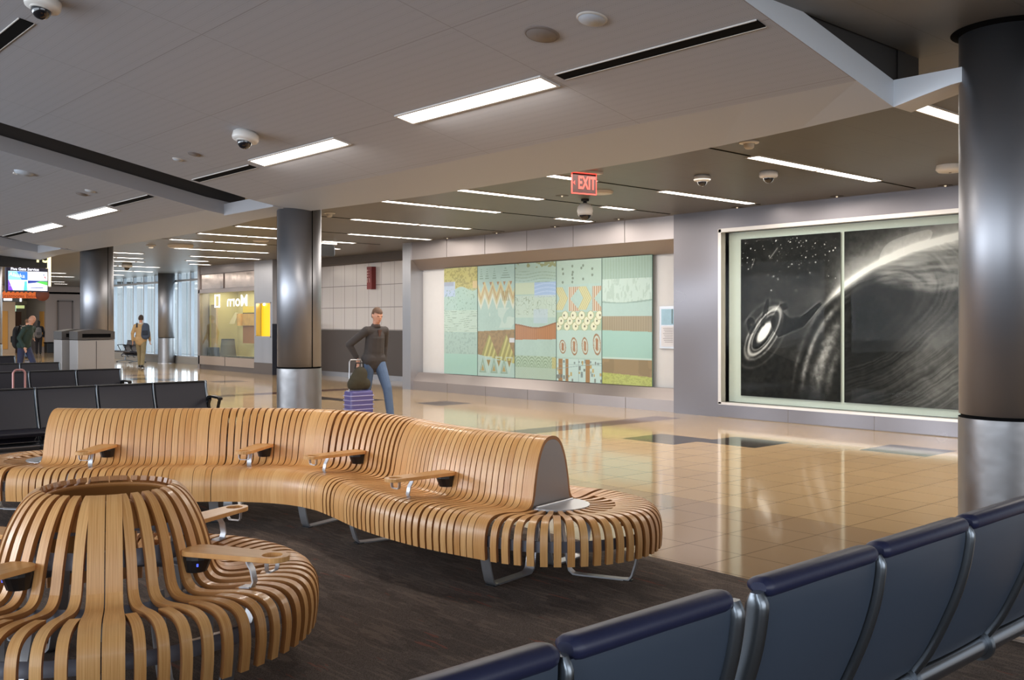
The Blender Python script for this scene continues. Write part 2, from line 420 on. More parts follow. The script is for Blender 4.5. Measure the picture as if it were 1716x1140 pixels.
# ---- light fittings
def cloud_strip(mb, x0, x1, y0, y1, d0, d1, mi=0):
    P = [(x, y, cloudz(x)+d) for d in (d0, d1) for x, y in ((x0, y0), (x1, y0), (x1, y1), (x0, y1))]
    mb.face([P[0], P[1], P[2], P[3]], mi); mb.face([P[7], P[6], P[5], P[4]], mi)
    for i in range(4): mb.face([P[i], P[4+i], P[4+(i+1) % 4], P[(i+1) % 4]], mi)
    return mb
for x0, x1, y0, y1, lb in ((4.71, 4.87, 4.97, 6.71, 'large glowing recessed strip light in the white ceiling, beside the long black slot'),
                           (4.79, 4.95, 7.84, 9.51, 'glowing recessed strip light beside the white dome camera on the white ceiling'),
                           (5.0, 5.16, 14.38, 16.09, 'glowing strip light in the far white ceiling panel, next to a short black slot'),
                           (5.09, 5.25, 17.15, 18.8, 'small farthest glowing strip light in the far white ceiling panel')):
    t = thing('strip_light', lb, 'ceiling light', ((x0+x1)/2, (y0+y1)/2, cloudz((x0+x1)/2)), group='strip lights in the white sloping ceiling')
    mb = MB(); w = .018
    for a in ((x0-w, x0, y0-w, y1+w), (x1, x1+w, y0-w, y1+w), (x0, x1, y0-w, y0), (x0, x1, y1, y1+w)): cloud_strip(mb, a[0], a[1], a[2], a[3], -.012, .0)
    wb(mb, 'frame', LIGHTF, t)
    wb(cloud_strip(MB(), x0, x1, y0, y1, -.008, 0), 'diffuser', LIGHT, t)
for x0, x1, y0, y1, lb in ((4.73, 4.82, 3.2, 4.84, 'long black slot diffuser in the white ceiling right of the large strip light'),
                           (4.87, 4.96, 9.7, 11.15, 'black slot diffuser in the white ceiling between dome camera and brushed column'),
                           (4.96, 5.05, 12.75, 14.2, 'short black slot diffuser in the far white ceiling panel'),
                           (5.12, 5.21, 18.95, 20.3, 'tiny farthest black slot diffuser at the left edge of the white ceiling'),
                           (2.08, 2.18, 7.8, 9.6, 'black slot diffuser high in the upper left corner of the white ceiling')):
    t = thing('slot_diffuser', lb, 'ceiling vent', ((x0+x1)/2, (y0+y1)/2, cloudz((x0+x1)/2)), group='slot diffusers in the white ceiling')
    wb(cloud_strip(MB(), x0, x1, y0, y1, -.006, 0), 'slot', DARK, t)
    mb = MB(); cloud_strip(mb, x0-.006, x0, y0, y1, -.008, 0); cloud_strip(mb, x1, x1+.006, y0, y1, -.008, 0); wb(mb, 'rim', LIGHTF, t)
ORD = 'first second third fourth fifth sixth seventh eighth ninth tenth eleventh twelfth thirteenth fourteenth fifteenth sixteenth seventeenth eighteenth nineteenth'.split()
ROWS = [(3.84, [(7.75, 9.1)]), (6.23, [(9.13, 10.5), (10.55, 11.88)]), (8.7, [(8.1, 9.2), (10.58, 11.91), (11.95, 12.72)]),
        (10.48, [(8.2, 9.22), (9.26, 9.95), (11.3, 11.98)]), (12.2, [(8.2, 9.3), (9.34, 10.61), (11.97, 12.82)]), (14.72, [(9.37, 10.8), (10.86, 12.04)]),
        (17.23, [(8.4, 9.31), (10.89, 12.21), (12.26, 12.97)]), (19.15, [(8.5, 9.56), (9.6, 10.3), (11.41, 12.24)]), (20.95, [(8.65, 9.64), (9.7, 10.95), (12.42, 12.96)]),
        (23.4, [(9.78, 11.1), (11.15, 12.29)]), (25.9, [(9.1, 9.95), (11.27, 12.53), (12.58, 13.34)]), (27.85, [(9.6, 9.92), (9.97, 10.7), (11.99, 12.66)]),
        (29.5, [(10.2, 11.1), (11.15, 11.36), (12.8, 13.49)]), (32., [(10.9, 11.45), (11.5, 12.85)]), (35., [(12.1, 13.06), (13.11, 13.82)]),
        (38.2, [(11.2, 11.8), (13.2, 13.94)]), (41.1, [(12.1, 13.)]), (46.5, [(13.7, 14.3)]), (49., [(14.6, 15.2)])]
PROTO = {}
for r, (y, segs) in enumerate(ROWS):
    for i, (x0, x1) in enumerate(segs):
        pos = '' if len(segs) == 1 else (', seating end' if i == 0 else (', wall end' if i == len(segs)-1 else ', middle segment'))
        if r == 0: lb = 'thick bright linear light half hidden behind the big right column'
        elif r == 2 and i == 0: lb = 'linear ceiling light directly behind the red EXIT sign'
        else: lb = 'linear light in grey ceiling, %s row from the right column%s' % (ORD[r], pos)
        t = thing('linear_light', lb, 'ceiling light', ((x0+x1)/2, y, 3.38), group='linear lights in the dark grey concourse ceiling')
        L = x1-x0
        MB().box((0, 0, -.004), (L, .15, .008)).build('diffuser', LIGHT, t)
        mb = MB()
        for s in (-1, 1): mb.box((0, s*.083, -.006), (L+.03, .016, .012)); mb.box((s*(L/2+.008), 0, -.006), (.016, .15, .012))
        mb.build('frame', LIGHTF, t)
mb = MB()
for r, (y, segs) in enumerate(ROWS[:9]):
    e = 6.9
    for x0, x1 in segs+[(13.0, 13.0)]:
        if x0-.05 > e: mb.span((e, y-.012, 3.374), (x0-.05, y+.012, 3.381))
        e = x1+.05
struct('trim_8', mb, DARK)
# ---- artwork side walls
struct('wall_artwork', MB().span((13.5, 10.5, 0), (13.7, 18.3, 3.38)), CREAMW)
mb = MB()   # steel header above, sloped sill below the glass mural
hp = [(13.18, 3.38), (13.18, 2.98), (13.42, 2.75), (13.5, 2.75), (13.5, 3.38)]
mb.prism([(x, 10.5, z) for x, z in hp], (0, 7.75, 0))
struct('trim_9', mb, WARMMET)
mb = MB(); sp_ = [(13.2, 0), (13.2, .2), (13.38, .39), (13.5, .39), (13.5, 0)]
mb.prism([(x, 10.5, z) for x, z in sp_], (0, 7.7, 0))
struct('trim_10', mb, WARMMET)
mb = MB()
for y in (11.7, 13.0, 14.3, 15.6, 16.9): mb.span((13.176, y-.004, 2.98), (13.182, y+.004, 3.38)); mb.span((13.196, y-.004, 0), (13.202, y+.004, .2))
struct('trim_11', mb, mat('seam', rgb(120, 112, 106), .5))
struct('trim_12', MB().span((13.15, 18.2, 0), (14.9, 18.52, 3.38)), STEEL)
# right wall with the black artwork niche
NY0, NY1, NZ0, NZ1 = 5.6, 9.58, .22, 3.06
mb = MB(); X0, X1 = 13.1, 13.5
mb.span((X0, NY1, 0), (X1, 10.52, 3.38)); mb.span((X0, NY0, NZ1), (X1, NY1, 3.38)); mb.span((X0, NY0, 0), (X1, NY1, NZ0)); mb.span((X0, 3.0, 0), (X1, NY0, 3.38))
mb.span((13.4, NY0, NZ0), (13.5, NY1, NZ1))
struct('wall_right', mb, WALLMET)
mb = MB(); w = .05
for a, b in (((X0-.02, NY1-w, NZ0), (X0+.1, NY1+.01, NZ1)), ((X0-.02, NY0, NZ0), (X0+.1, NY0+.03, NZ1)), ((X0-.02, NY0, NZ1-w), (X0+.1, NY1, NZ1+.01)), ((X0-.02, NY0, NZ0-.01), (X0+.1, NY1, NZ0+.03))): mb.span(a, b)
struct('trim_13', mb, mat('niche_frame', rgb(205, 196, 186), .35, .7))
mb = MB()
for y in (8.3, 6.9): mb.span((X0-.002, y-.003, 0), (X0+.001, y+.003, NZ0-.01))
mb.span((X0-.002, 5.0, .0), (X0+.001, 9.6, .012))
struct('trim_14', mb, mat('seam', rgb(120, 112, 106), .5))

def vpaint(name, fn, org, du, dv, nu, nv, rough, parent, coat=.0, spec=.5, wash=0.):
    """panel with colours computed per vertex by fn(S, T) -> rgb (srgb 0..1); org + s*du + t*dv"""
    org, du, dv = Vector(org), Vector(du), Vector(dv)
    S, T = np.meshgrid(np.linspace(0, 1, nu), np.linspace(0, 1, nv), indexing='ij')
    c = np.clip(fn(S, T), 0, 1)
    if wash: c = c*(1-wash)+np.array([.64, .70, .68])*wash
    c = np.where(c <= .04045, c/12.92, ((c+.055)/1.055)**2.4)
    V = np.array(org)[None, None, :]+S[..., None]*np.array(du)+T[..., None]*np.array(dv)
    idx = np.arange(nu*nv).reshape(nu, nv)
    F = np.stack([idx[:-1, :-1], idx[1:, :-1], idx[1:, 1:], idx[:-1, 1:]], -1).reshape(-1, 4)
    me = bpy.data.meshes.new(name); me.from_pydata(V.reshape(-1, 3).tolist(), [], F.tolist())
    at = me.color_attributes.new('paint', 'FLOAT_COLOR', 'POINT')
    at.data.foreach_set('color', np.concatenate([c, np.ones((nu, nv, 1))], -1).reshape(-1).astype(np.float32))
    key = 'painted_%s_%s' % (rough, coat)
    if key not in MATS:
        m = mat(key, (.5, .5, .5, 1), rough, coat=coat, spec=spec); g = NG(m); a = g.n('Attribute', attribute_name='paint'); g.l(a.outputs['Color'], g.b.inputs['Base Color'])
    me.materials.append(MATS[key])
    o = bpy.data.objects.new(name, me); COL.objects.link(o); o.parent = parent
    return o
def vnoise(S, T, fx, fy, seed=0, octv=4):
    rs = np.random.RandomState(seed); out = np.zeros_like(S); amp = .5; tot = 0
    for k in range(octv):
        gx, gy = int(math.ceil(fx))+2, int(math.ceil(fy))+2
        G = rs.rand(gx, gy); x = S*fx; y = T*fy; xi = np.clip(np.floor(x).astype(int), 0, gx-2); yi = np.clip(np.floor(y).astype(int), 0, gy-2)
        u = x-xi; v = y-yi; u = u*u*(3-2*u); v = v*v*(3-2*v)
        out += amp*(G[xi, yi]*(1-u)*(1-v)+G[xi+1, yi]*u*(1-v)+G[xi, yi+1]*(1-u)*v+G[xi+1, yi+1]*u*v); tot += amp
        amp *= .55; fx *= 2; fy *= 2
    return out/tot
def sm(a, b, x): t = np.clip((x-a)/(b-a), 0, 1); return t*t*(3-2*t)
def gauss(d, w): return np.exp(-(d/w)**2)
def inpoly(S, T, poly):
    r = np.zeros(S.shape, bool); n = len(poly)
    for i in range(n):
        (x1, y1), (x2, y2) = poly[i], poly[(i+1) % n]
        if y1 == y2: continue
        c = ((y1 > T) != (y2 > T)) & (S < (x2-x1)*(T-y1)/(y2-y1)+x1); r ^= c
    return r
def segd(S, T, a, b):
    ax, ay = a; bx, by = b; L = (bx-ax)**2+(by-ay)**2+1e-9
    t = np.clip(((S-ax)*(bx-ax)+(T-ay)*(by-ay))/L, 0, 1)
    return np.hypot(S-ax-t*(bx-ax), T-ay-t*(by-ay))
# global art coordinates in metres: X from the left edge of the left panel, Y from the bottom
AW, AH, A2 = 1.76, 2.53, 1.83
LIMB = [(.93, .0), (1.02, .55), (1.22, 1.06), (1.53, 1.47), (1.95, 1.78), (2.42, 2.03), (2.95, 2.22), (3.6, 2.36)]
LIMBP = [tuple(p) for p in cr([(a, b, 0) for a, b in LIMB], 8)]
def limbd(X, Y):
    d = np.full(X.shape, 9.)
    for a, b in zip(LIMBP[:-1], LIMBP[1:]): d = np.minimum(d, segd(X, Y, a[:2], b[:2]))
    ins = inpoly(X, Y, [p[:2] for p in LIMBP]+[(3.9, -.5), (.93, -.5)])
    return np.where(ins, d, -d)       # positive inside the sphere
def space(X, Y):
    n1 = vnoise(X/4, Y/3, 60, 45, 3, 3); n2 = vnoise(X/4, Y/3, 7, 6, 4, 4); rs = np.random.RandomState(11)
    ld = limbd(X, Y)
    g = .20+.07*(n2-.5)+.10*(n1-.5)
    g = g+.22*sm(-.9, 0., ld)*sm(1.0, 2.0, X)*(ld < 0)
    # sphere body: dark with swirling streaks
    cx, cy = 2.55, 1.15; R = np.hypot((X-cx), (Y-cy)*1.25)+.18*(n2-.5); A = np.arctan2(Y-cy, X-cx)
    ux = (X-2.2)*.87+(Y-1.3)*.5; uy = -(X-2.2)*.5+(Y-1.3)*.87; R = np.hypot(ux*.62, uy*1.25)+.16*(n2-.5); A = np.arctan2(uy*1.25, ux*.62)
    st = .55*vnoise(np.clip(R/2.6, 0, 1), (A+PI)/(2*PI), 95, 10, 8, 3)+.25*vnoise(np.clip(R/2.6, 0, 1), (A+PI)/(2*PI), 30, 6, 18, 3)+.2*n1
    body = .20+.30*(st-.45)+.20*sm(.5, 1.5, X-1.75)*sm(1.9, .5, Y)*n2+.10*sm(2.0, 3.6, X)
    body = body-.07*gauss(np.hypot(X-2.15, Y-1.25), .5)
    inside = ld > 0
    g = np.where(inside & (X > 1.77), body, g)
    cl = sm(.0, .12, Y-1.60-.10*np.sin(X*3+1)-.12*(n2-.5)-.1*(X-2.6))*sm(2.25, 2.5, X)
    wav = vnoise(X/4, Y/3, 10, 60, 12, 4)
    g = np.where(inside & (X > 1.77), g+cl*(.20+.34*(wav-.5)), g)
    # petal outline above the limb
    pet = inpoly(X, Y, [tuple(p)[:2] for p in cr([(2.35, 1.98, 0), (2.42, 2.22, 0), (2.6, 2.36, 0), (3.1, 2.47, 0), (3.08, 2.30, 0), (2.62, 2.10, 0), (2.35, 1.98, 0)], 6)])
    g = np.where(pet & ~inside, g+.12, g)
    # bright limb
    g = g+.55*gauss(ld+.02, .05)*sm(1.4, 1.8, X)+.25*gauss(ld+.06, .2)*sm(1.5, 1.9, X)
    # ring halos on the left panel
    for off, w, a in ((.16, .045, .28), (.40, .11, .34), (.60, .06, .25), (.0, .03, .12)):
        g = g+a*gauss(ld-off, w)*sm(1.95, 1.5, X)*sm(-.1, .6, Y)*(.6+.8*n1)
    # galaxy
    gx, gy = .44, 1.03; c, s = math.cos(.93), math.sin(.93); u = (X-gx)*c+(Y-gy)*s; v = -(X-gx)*s+(Y-gy)*c
    e = np.hypot(u/.30, v/.115)
    fig = np.zeros(X.shape, bool)
    FIGS = ([(.12, 1.1), (.1, 1.2), (.16, 1.28), (.24, 1.26), (.3, 1.15), (.26, 1.02), (.16, .98)],
                 [(.36, 1.15), (.41, 1.35), (.48, 1.55), (.54, 1.57), (.53, 1.42), (.47, 1.2), (.44, 1.1)],
                 [(.55, 1.2), (.66, 1.38), (.74, 1.48), (.85, 1.5), (.88, 1.4), (.78, 1.36), (.9, 1.26), (1.1, 1.28), (1.42, 1.5), (1.46, 1.46), (1.15, 1.12), (.85, 1.0), (.7, .95), (.6, 1.05)])
    for poly in FIGS:
        fig |= inpoly(X, Y, poly)
    quad = inpoly(X, Y, [(.26, 2.02), (1.5, 1.66), (1.08, .55), (.0, .9)])
    g = np.where(quad, g+.05, g); fd = np.full(X.shape, 9.)
    for poly in FIGS:
        for a_, b_ in zip(poly, poly[1:]+poly[:1]): fd = np.minimum(fd, segd(X, Y, a_, b_))
    g = np.where(fig, .10, g); g = np.where(~fig, g+.16*gauss(fd, .014), g)
    g = g+.85*sm(.8, .45, e)+.5*gauss(e-1.45, .13)+.25*gauss(e-1.15, .07)-.12*gauss(e-.93, .07)
    e2 = np.hypot((u+.02)/.50, (v-.0)/.23); g = g+.28*gauss(e2-1, .07)*(.5+.7*n1)
    e3 = np.hypot((u+.06)/.62, (v-.02)/.36); g = g+.10*gauss(e3-1, .05)
    # stars
    for k in range(230):
        sx, sy = rs.rand()*1.7, 2.5-abs(rs.randn())*.55; b = rs.rand()**3
        if sy < .9: continue
        g = np.maximum(g, (.35+.6*b)*(np.hypot(X-sx, Y-sy) < .005+.005*b))
    for a, b in (((.2, 2.05), (.26, 2.2)), ((.55, 2.2), (.68, 2.35))): g = g+.25*gauss(segd(X, Y, a, b), .012)
    return np.clip(np.where(g < .5, g*(.34+1.3*g), g), .07, .95)
def gray(g): return np.stack([g*1.0, g*.985, g*.97], -1)
art = thing('space_artwork', 'huge black and white galaxy artwork of two panels behind glass in the steel right wall', 'artwork', (13.3, 7.5, NZ0+.14))
bz = art.location
def artpanel(name, y1, wd, x0, nu):
    o = vpaint(name, lambda S, T: gray(space(x0+S*wd, T*AH)), (13.27-bz.x, y1-bz.y, .36-bz.z), (0, -wd, 0), (0, 0, AH), nu, 280, .55, art, spec=.08)
    return o
tag(artpanel('picture_panel', 9.28, AW, 0, 200), 'narrower left panel with stars and a bright spiral galaxy')
tag(artpanel('picture_panel', 7.46, 1.76, A2, 200), 'right panel with the swirling dark sphere and glowing edge')
wb(MB().span((13.3, NY0+.03, NZ0+.03), (13.32, NY1-.05, NZ1-.05)), 'backing', mat('pale_green_backing', rgb(208, 214, 202), .5), art)
for y0, y1 in ((9.5, 8.03), (8.02, 6.49), (6.48, 5.66)):
    wb(MB().span((13.14, y1, NZ0+.04), (13.148, y0, NZ1-.06)), 'glass_pane', GLASSA, art)

# ---- glass mural of five panels
AQ = np.array([160, 190, 180])/255.
def colr(*c): return np.array(c)/255.
def base(S, T, seed):
    n = vnoise(S, T, 5, 8, seed, 4); n2 = vnoise(S, T, 30, 50, seed+50, 2)
    c = AQ[None, None, :]*(1+.07*(n-.5)+.05*(n2-.5))[..., None]
    return c, n, n2
def put(c, m, col, a=1.):
    m = np.asarray(m, float)[..., None]*a; return c*(1-m)+np.array(col)*m
def tri_up(S, T, x, w, t0, t1): return (T > t0) & (T < t1) & (abs(S-x) < w*(1-(T-t0)/(t1-t0)))
def tri_dn(S, T, x, w, t0, t1): return (T > t0) & (T < t1) & (abs(S-x) < w*((T-t0)/(t1-t0)))
def band(T, a, b): return (T > a) & (T < b)
def p1(S, T):
    c, n, n2 = base(S, T, 1)
    top = T > .80-.02*np.sin(S*9); ol = colr(176, 162, 78)
    c = put(c, top, ol); c = put(c, top & ((vnoise(S, T, 26, 60, 9, 2)) > .56), colr(128, 116, 50), .7)
    c = put(c, band(T, .73, .87) & (S < .34), colr(170, 186, 226), .9); c = put(c, band(T, .83, .87) & (S < .3), colr(120, 120, 140), .5)
    c = put(c, band(T, .80, .87) & (S > .86), colr(206, 172, 110))
    c = put(c, band(T, .57, .80) & (S > .4), colr(150, 188, 168), .35)
    c = put(c, band(T, .57, .8) & (vnoise(S, T, 34, 70, 21, 1) > .78), colr(110, 140, 120), .6)
    c = put(c, band(T, .395, .60), colr(190, 208, 188), .6)
    c = put(c, band(T, .395, .60) & (np.sin(T*330+3*np.sin(S*5)) > .75) & (vnoise(S, T, 14, 40, 22, 1) > .5), colr(96, 112, 92), .65)
    c = put(c, band(T, .19, .395), colr(148, 176, 164), .75); c = put(c, band(T, .19, .395) & (n2 > .6), colr(120, 146, 136), .5)
    c = put(c, T < .19, colr(140, 190, 172), .8)
    return c
def p2(S, T):
    c, n, n2 = base(S, T, 2)
    for x in (.1, .26, .46, .76):
        w = .06 if x < .7 else .15
        m = tri_up(S, T, x, w, .87, .985); c = put(c, m & (np.sin(T*300) > .1), colr(96, 120, 100), .6)
    for x in (.17, .36, .56, .73, .9): c = put(c, tri_dn(S, T, x, .035, .815, .85), colr(160, 108, 62))
    tt = .75+.055*(abs(((S*4.6+.1) % 1)*2-1)*2-1)
    for off, col in ((.035, (206, 186, 120)), (.0, (186, 140, 78)), (-.035, (196, 176, 116)), (-.075, (214, 214, 190))): c = put(c, band(T-tt-off, -.02, .022), colr(*col), .9)
    c = put(c, band(T, .68, .77) & (S > .66) & (S < .86) & (((S*20+T*10) % 1) > .5), colr(120, 96, 44), .6)
    c = put(c, band(T, .44, .62) & (vnoise(S, T, 6, 8, 31, 2) > .5), colr(206, 220, 206), .5)
    hi = .405+.02*S; lo = .195-.07*S
    br = (T < hi) & (T > lo); c = put(c, br, colr(138, 100, 52)); c = put(c, br & (n2 > .55), colr(112, 80, 42), .6)
    for x, w in ((.32, .25), (.78, .24)):
        m = (T > lo+.0) & (T < .385) & (abs(S-x) < w*(.385-T)/(.385-.16)) & br
        c = put(c, m, colr(134, 122, 50)); c = put(c, m & (np.sin((S*34-T*30)*1.6) > .2), colr(190, 180, 88), .9)
    for x in (.14, .45, .72): c = put(c, tri_up(S, T, x, .1, .03, .17) & ~tri_up(S, T, x, .055, .045, .13), colr(120, 146, 122), .9); c = put(c, tri_up(S, T, x, .045, .05, .11), colr(160, 130, 58))
    for x in (.3, .58, .86): c = put(c, tri_dn(S, T, x, .055, .09, .15), colr(134, 104, 44)); c = put(c, tri_dn(S, T, x, .1, .03, .18) & ~tri_dn(S, T, x, .065, .06, .17), colr(188, 206, 188), .7)
    c = put(c, br & (S > .86) & band(T, .31, .35), colr(206, 206, 214))
    return c
def p3(S, T):
    c, n, n2 = base(S, T, 3)
    c = put(c, T > .86, colr(150, 172, 150), .5); c = put(c, (T > .955) & (vnoise(S, T, 12, 40, 41, 2) > .52), colr(120, 116, 56), .8)
    c = put(c, band(T, .82, .93) & (np.sin(T*230+2*np.sin(S*7)) > .8), colr(110, 136, 114), .6)
    c = put(c, band(T, .73, .83) & (S < .48), colr(192, 204, 166), .9); c = put(c, band(T, .70, .83) & (S > .48), colr(150, 178, 226), .95)
    c = put(c, band(T, .71, .83) & (S > .48) & (np.sin(T*190+3*np.sin(S*6)) > .6), colr(176, 200, 240), .8)
    c = put(c, band(T, .53, .72), colr(196, 210, 188), .6)
    c = put(c, band(T, .55, .71) & (abs(vnoise(S, T, 16, 26, 42, 2)-.5) < .03), colr(124, 140, 112), .7)
    c = put(c, band(T, .48, .6) & (S > .46) & (S < .8), colr(176, 196, 222), .6)
    hi = .455+.02*np.cos(S*5.2+.3)+.02*S; lo = .335+.01*S
    br = (T < hi) & (T > lo); c = put(c, br, colr(166, 96, 50)); c = put(c, br & (np.sin(S*120) > .55), colr(140, 78, 40), .5); c = put(c, br & (T > hi-.012), colr(120, 66, 36), .8)
    gr = band(T, .10, .2); c = put(c, gr, colr(160, 184, 150), .8)
    arc = np.sin(np.hypot((S*6 % 1)-.5, (T-.1)*7)*34); c = put(c, gr & (arc > .35), colr(96, 122, 92), .75)
    c = put(c, band(T, .1, .19) & (S > .9), colr(186, 172, 92), .8)
    c = put(c, T < .10, colr(166, 186, 160), .7); c = put(c, (T < .10) & (np.sin(S*150)*np.sin(T*260) > .4), colr(128, 150, 124), .5)
    return c
def p4(S, T):
    c, n, n2 = base(S, T, 4)
    c = put(c, T > .8, colr(166, 188, 168), .6)
    for k, (x, t) in enumerate([(.14, .93), (.15, .89), (.36, .95), (.37, .9), (.37, .85), (.36, .82), (.56, .93), (.6, .95), (.8, .92), (.8, .87), (.6, .84), (.14, .82), (.36, .88)]):
        c = put(c, np.hypot((S-x), (T-t)*1.95) < .022, colr(84, 96, 78), .8)
    for x in (.0, .53):
        q = abs(T-.685)*2.1; u = S-x-.24+q*.62
        m = band(T, .59, .78) & (u > -.17) & (u < .02); c = put(c, m, colr(206, 200, 140)); c = put(c, m & (np.sin(u*150) > .3), colr(168, 152, 84), .8)
    for x in (.27, .8):
        m = band(T, .58, .78) & (S > x) & (S < x+.04+abs(T-.68)*2.2); c = put(c, m, colr(206, 190, 160)); c = put(c, m & (np.sin(S*150) > .1), colr(160, 96, 54), .9)
    wb_ = band(T, .425, .57); c = put(c, wb_, colr(150, 172, 120), .6)
    rs = np.random.RandomState(5)
    for k in range(15):
        x, t = .04+.066*k+.01*rs.randn(), .5+.045*((k*7) % 3-1)
        r = np.hypot(S-x, (T-t)*1.95); c = put(c, r < .065, colr(226, 224, 186)); c = put(c, (r < .075) & (r > .064), colr(150, 140, 76), .6)
    for k in range(15):
        x, t = .04+.066*k, .5+.045*((k*7) % 3-1); c = put(c, np.hypot(S-x, (T-t)*1.95) < .018, colr(80, 72, 54))
    c = put(c, band(T, .2, .42), colr(176, 206, 198), .7)
    for x, t, w, h in ((.14, .285, .075, .058), (.4, .29, .075, .075), (.64, .295, .07, .072), (.9, .31, .085, .088)):
        e = np.hypot((S-x+.15*(T-t))/w, (T-t)/h); c = put(c, (e < 1) & (e > .8), colr(140, 92, 58)); c = put(c, e < .8, colr(200, 208, 188), .6); c = put(c, (e < .55) & (abs(S-x) < .022), colr(150, 84, 46)); c = put(c, (e < .62) & (e > .5), colr(160, 116, 80), .7)
    lo = T < .185; c = put(c, lo, colr(184, 214, 212), .8)
    for x, w in ((.09, .045), (.24, .035), (.7, .045)): c = put(c, lo & (abs(S-x) < w), colr(142, 92, 44))
    for k in range(34):
        x, t = rs.rand(), rs.rand()*.17; w, h = .012+.012*rs.rand(), .008+.01*rs.rand()
        c = put(c, (abs(S-x) < w) & (abs(T-t) < h) & lo, [colr(84, 84, 76), colr(176, 140, 62), colr(96, 110, 110)][k % 3], .85)
    c = put(c, lo & ((abs(T-.1-.06*S) < .003) | (abs(S-.5) < .004) | (abs(T-.14) < .003)), colr(120, 140, 140), .7)
    return c
def p5(S, T):
    c, n, n2 = base(S, T, 5)
    c = put(c, T > .83, colr(140, 166, 146), .7); c = put(c, (T > .83) & (np.sin(S*110+2*n) > .4), colr(120, 146, 126), .4)
    wh = band(T, .655-.012*np.sin(S*4), .83); c = put(c, wh, colr(196, 216, 204), .8); c = put(c, wh & (vnoise(S, T, 30, 20, 51, 3) > .56), colr(150, 172, 156), .5)
    c = put(c, band(T-.65+.012*np.sin(S*4), -.006, .006), colr(110, 136, 122), .7)
    c = put(c, band(T, .535, .64), colr(166, 196, 190), .5)
    br = band(T, .425-.01*S, .535); c = put(c, br, colr(146, 124, 90)); c = put(c, br & (np.sin(S*130) > .1), colr(128, 106, 76), .6)
    c = put(c, band(T, .21, .425-.01*S), colr(140, 190, 176), .8); c = put(c, band(T, .2, .215), colr(196, 220, 210), .7)
    b2 = band(T, .09-.02*S, .2); c = put(c, b2, colr(136, 104, 64)); c = put(c, b2 & (n > .55), colr(112, 84, 50), .5)
    lo = T < .09-.02*S; c = put(c, lo, colr(172, 178, 70)); c = put(c, lo & (vnoise(S, T, 30, 120, 52, 2) > .55), colr(138, 142, 50), .6)
    return c
mur = thing('glass_mural', 'wide pale green glass mural of five patterned panels on the far white wall', 'artwork', (13.4, 14.2, .4))
MY = [17.28, 16.1, 14.9, 13.68, 12.46, 11.24]
PLB = ['olive and pale green panel with fine dashes', 'panel with brown zigzags and striped triangles', 'panel with a wavy rust brown band and blue block', 'panel with ovals, chevrons and spotted shapes', 'plain banded panel with brown stripes and a yellow green foot']
for i, fn in enumerate((p1, p2, p3, p4, p5)):
    y0, y1 = MY[i]-.008, MY[i+1]+.008; b = mur.location
    o = vpaint('glass_panel', fn, (13.40-b.x, y0-b.y, .40-b.z), (0, y1-y0, 0), (0, 0, 2.35), 150, 280, .12, mur, coat=.6, wash=.34)
    o['label'] = PLB[i]
    wb(MB().span((13.403, y1, .4), (13.42, y0, 2.75)), 'panel_edge', mat('glass_edge', rgb(96, 140, 126), .2), mur)
mb = MB()
for y in MY[1:-1]: mb.span((13.397, y-.008, .4), (13.43, y+.008, 2.75))
wb(mb, 'joint', mat('mural_joint', rgb(70, 92, 86), .4), mur)

# information panel on the wall
inf = thing('information_panel', 'small steel mounted information panel beside the glass mural, blue photo above grey text', 'sign', (13.45, 10.86, 1.1))
wb(MB().span((13.46, 10.58, 1.08), (13.5, 11.13, 1.83)), 'back_plate', ALU, inf, bevel=.004)
wb(MB().span((13.452, 10.6, 1.5), (13.46, 11.08, 1.78)), 'photo', (lambda: (mat('sky_photo', rgb(150, 182, 196), .25, noise=.3, nscale=4)))(), inf)
wb(MB().span((13.452, 10.6, 1.12), (13.46, 11.08, 1.48)), 'text_sheet', mat('text_sheet', rgb(206, 202, 202), .4), inf)
mb = MB()
for k in range(9): mb.span((13.449, 10.82, 1.435-.03*k), (13.453, 11.04-.02*(k % 3), 1.443-.03*k))
wb(mb, 'text_lines', mat('grey_print', rgb(140, 136, 136), .6), inf)
wb(MB().span((13.449, 10.68, 1.38), (13.453, 10.76, 1.46)), 'portrait', mat('portrait_print', rgb(70, 48, 46), .5, noise=.4, nscale=30), inf)
wb(MB().span((13.449, 10.82, 1.52), (13.453, 10.85, 1.78)), 'photo_frame', mat('photo_dark', rgb(96, 120, 124), .4), inf)

# ---- white tile wall beyond, with dark wainscot
TILE = mat('white_wall_tiles', rgb(200, 193, 188), .22, .15)
def _tile():
    g = NG(TILE); tc = g.n('TexCoord'); sp = g.n('SeparateXYZ'); g.l(tc.outputs['Object'], sp.inputs[0])
    def line(v, off, per, w):
        return g.m('LESS_THAN', g.m('ABSOLUTE', g.m('SUBTRACT', g.m('FRACT', g.m('ADD', g.m('DIVIDE', g.m('SUBTRACT', v, off), per), .5)), .5)), w/per)
    j = g.m('MAXIMUM', line(sp.outputs[1], 20.6, .61, .008), line(sp.outputs[2], 1.345, .607, .009))
    j2 = line(sp.outputs[1], 20.78, .61, .006)
    g.l(g.mix(g.m('MAXIMUM', g.m('MULTIPLY', j, .75), g.m('MULTIPLY', j2, .25)), rgb(200, 193, 188), rgb(96, 88, 84)), g.b.inputs['Base Color'])
_tile()
struct('wall_tile', MB().span((14.8, 18.4, 1.33), (15, 25.95, 3.17)), TILE)
struct('baseboard_tile', MB().span((14.76, 18.4, 0), (15, 25.95, .13)), STEEL)
struct('trim_15', MB().span((14.79, 18.4, .13), (15, 25.95, 1.33)), mat('dark_wainscot', rgb(72, 64, 60), .35))
struct('trim_16', MB().span((14.5, 18.4, 3.17), (15, 25.95, 3.38)), mat('bulkhead', rgb(84, 76, 70), .6))
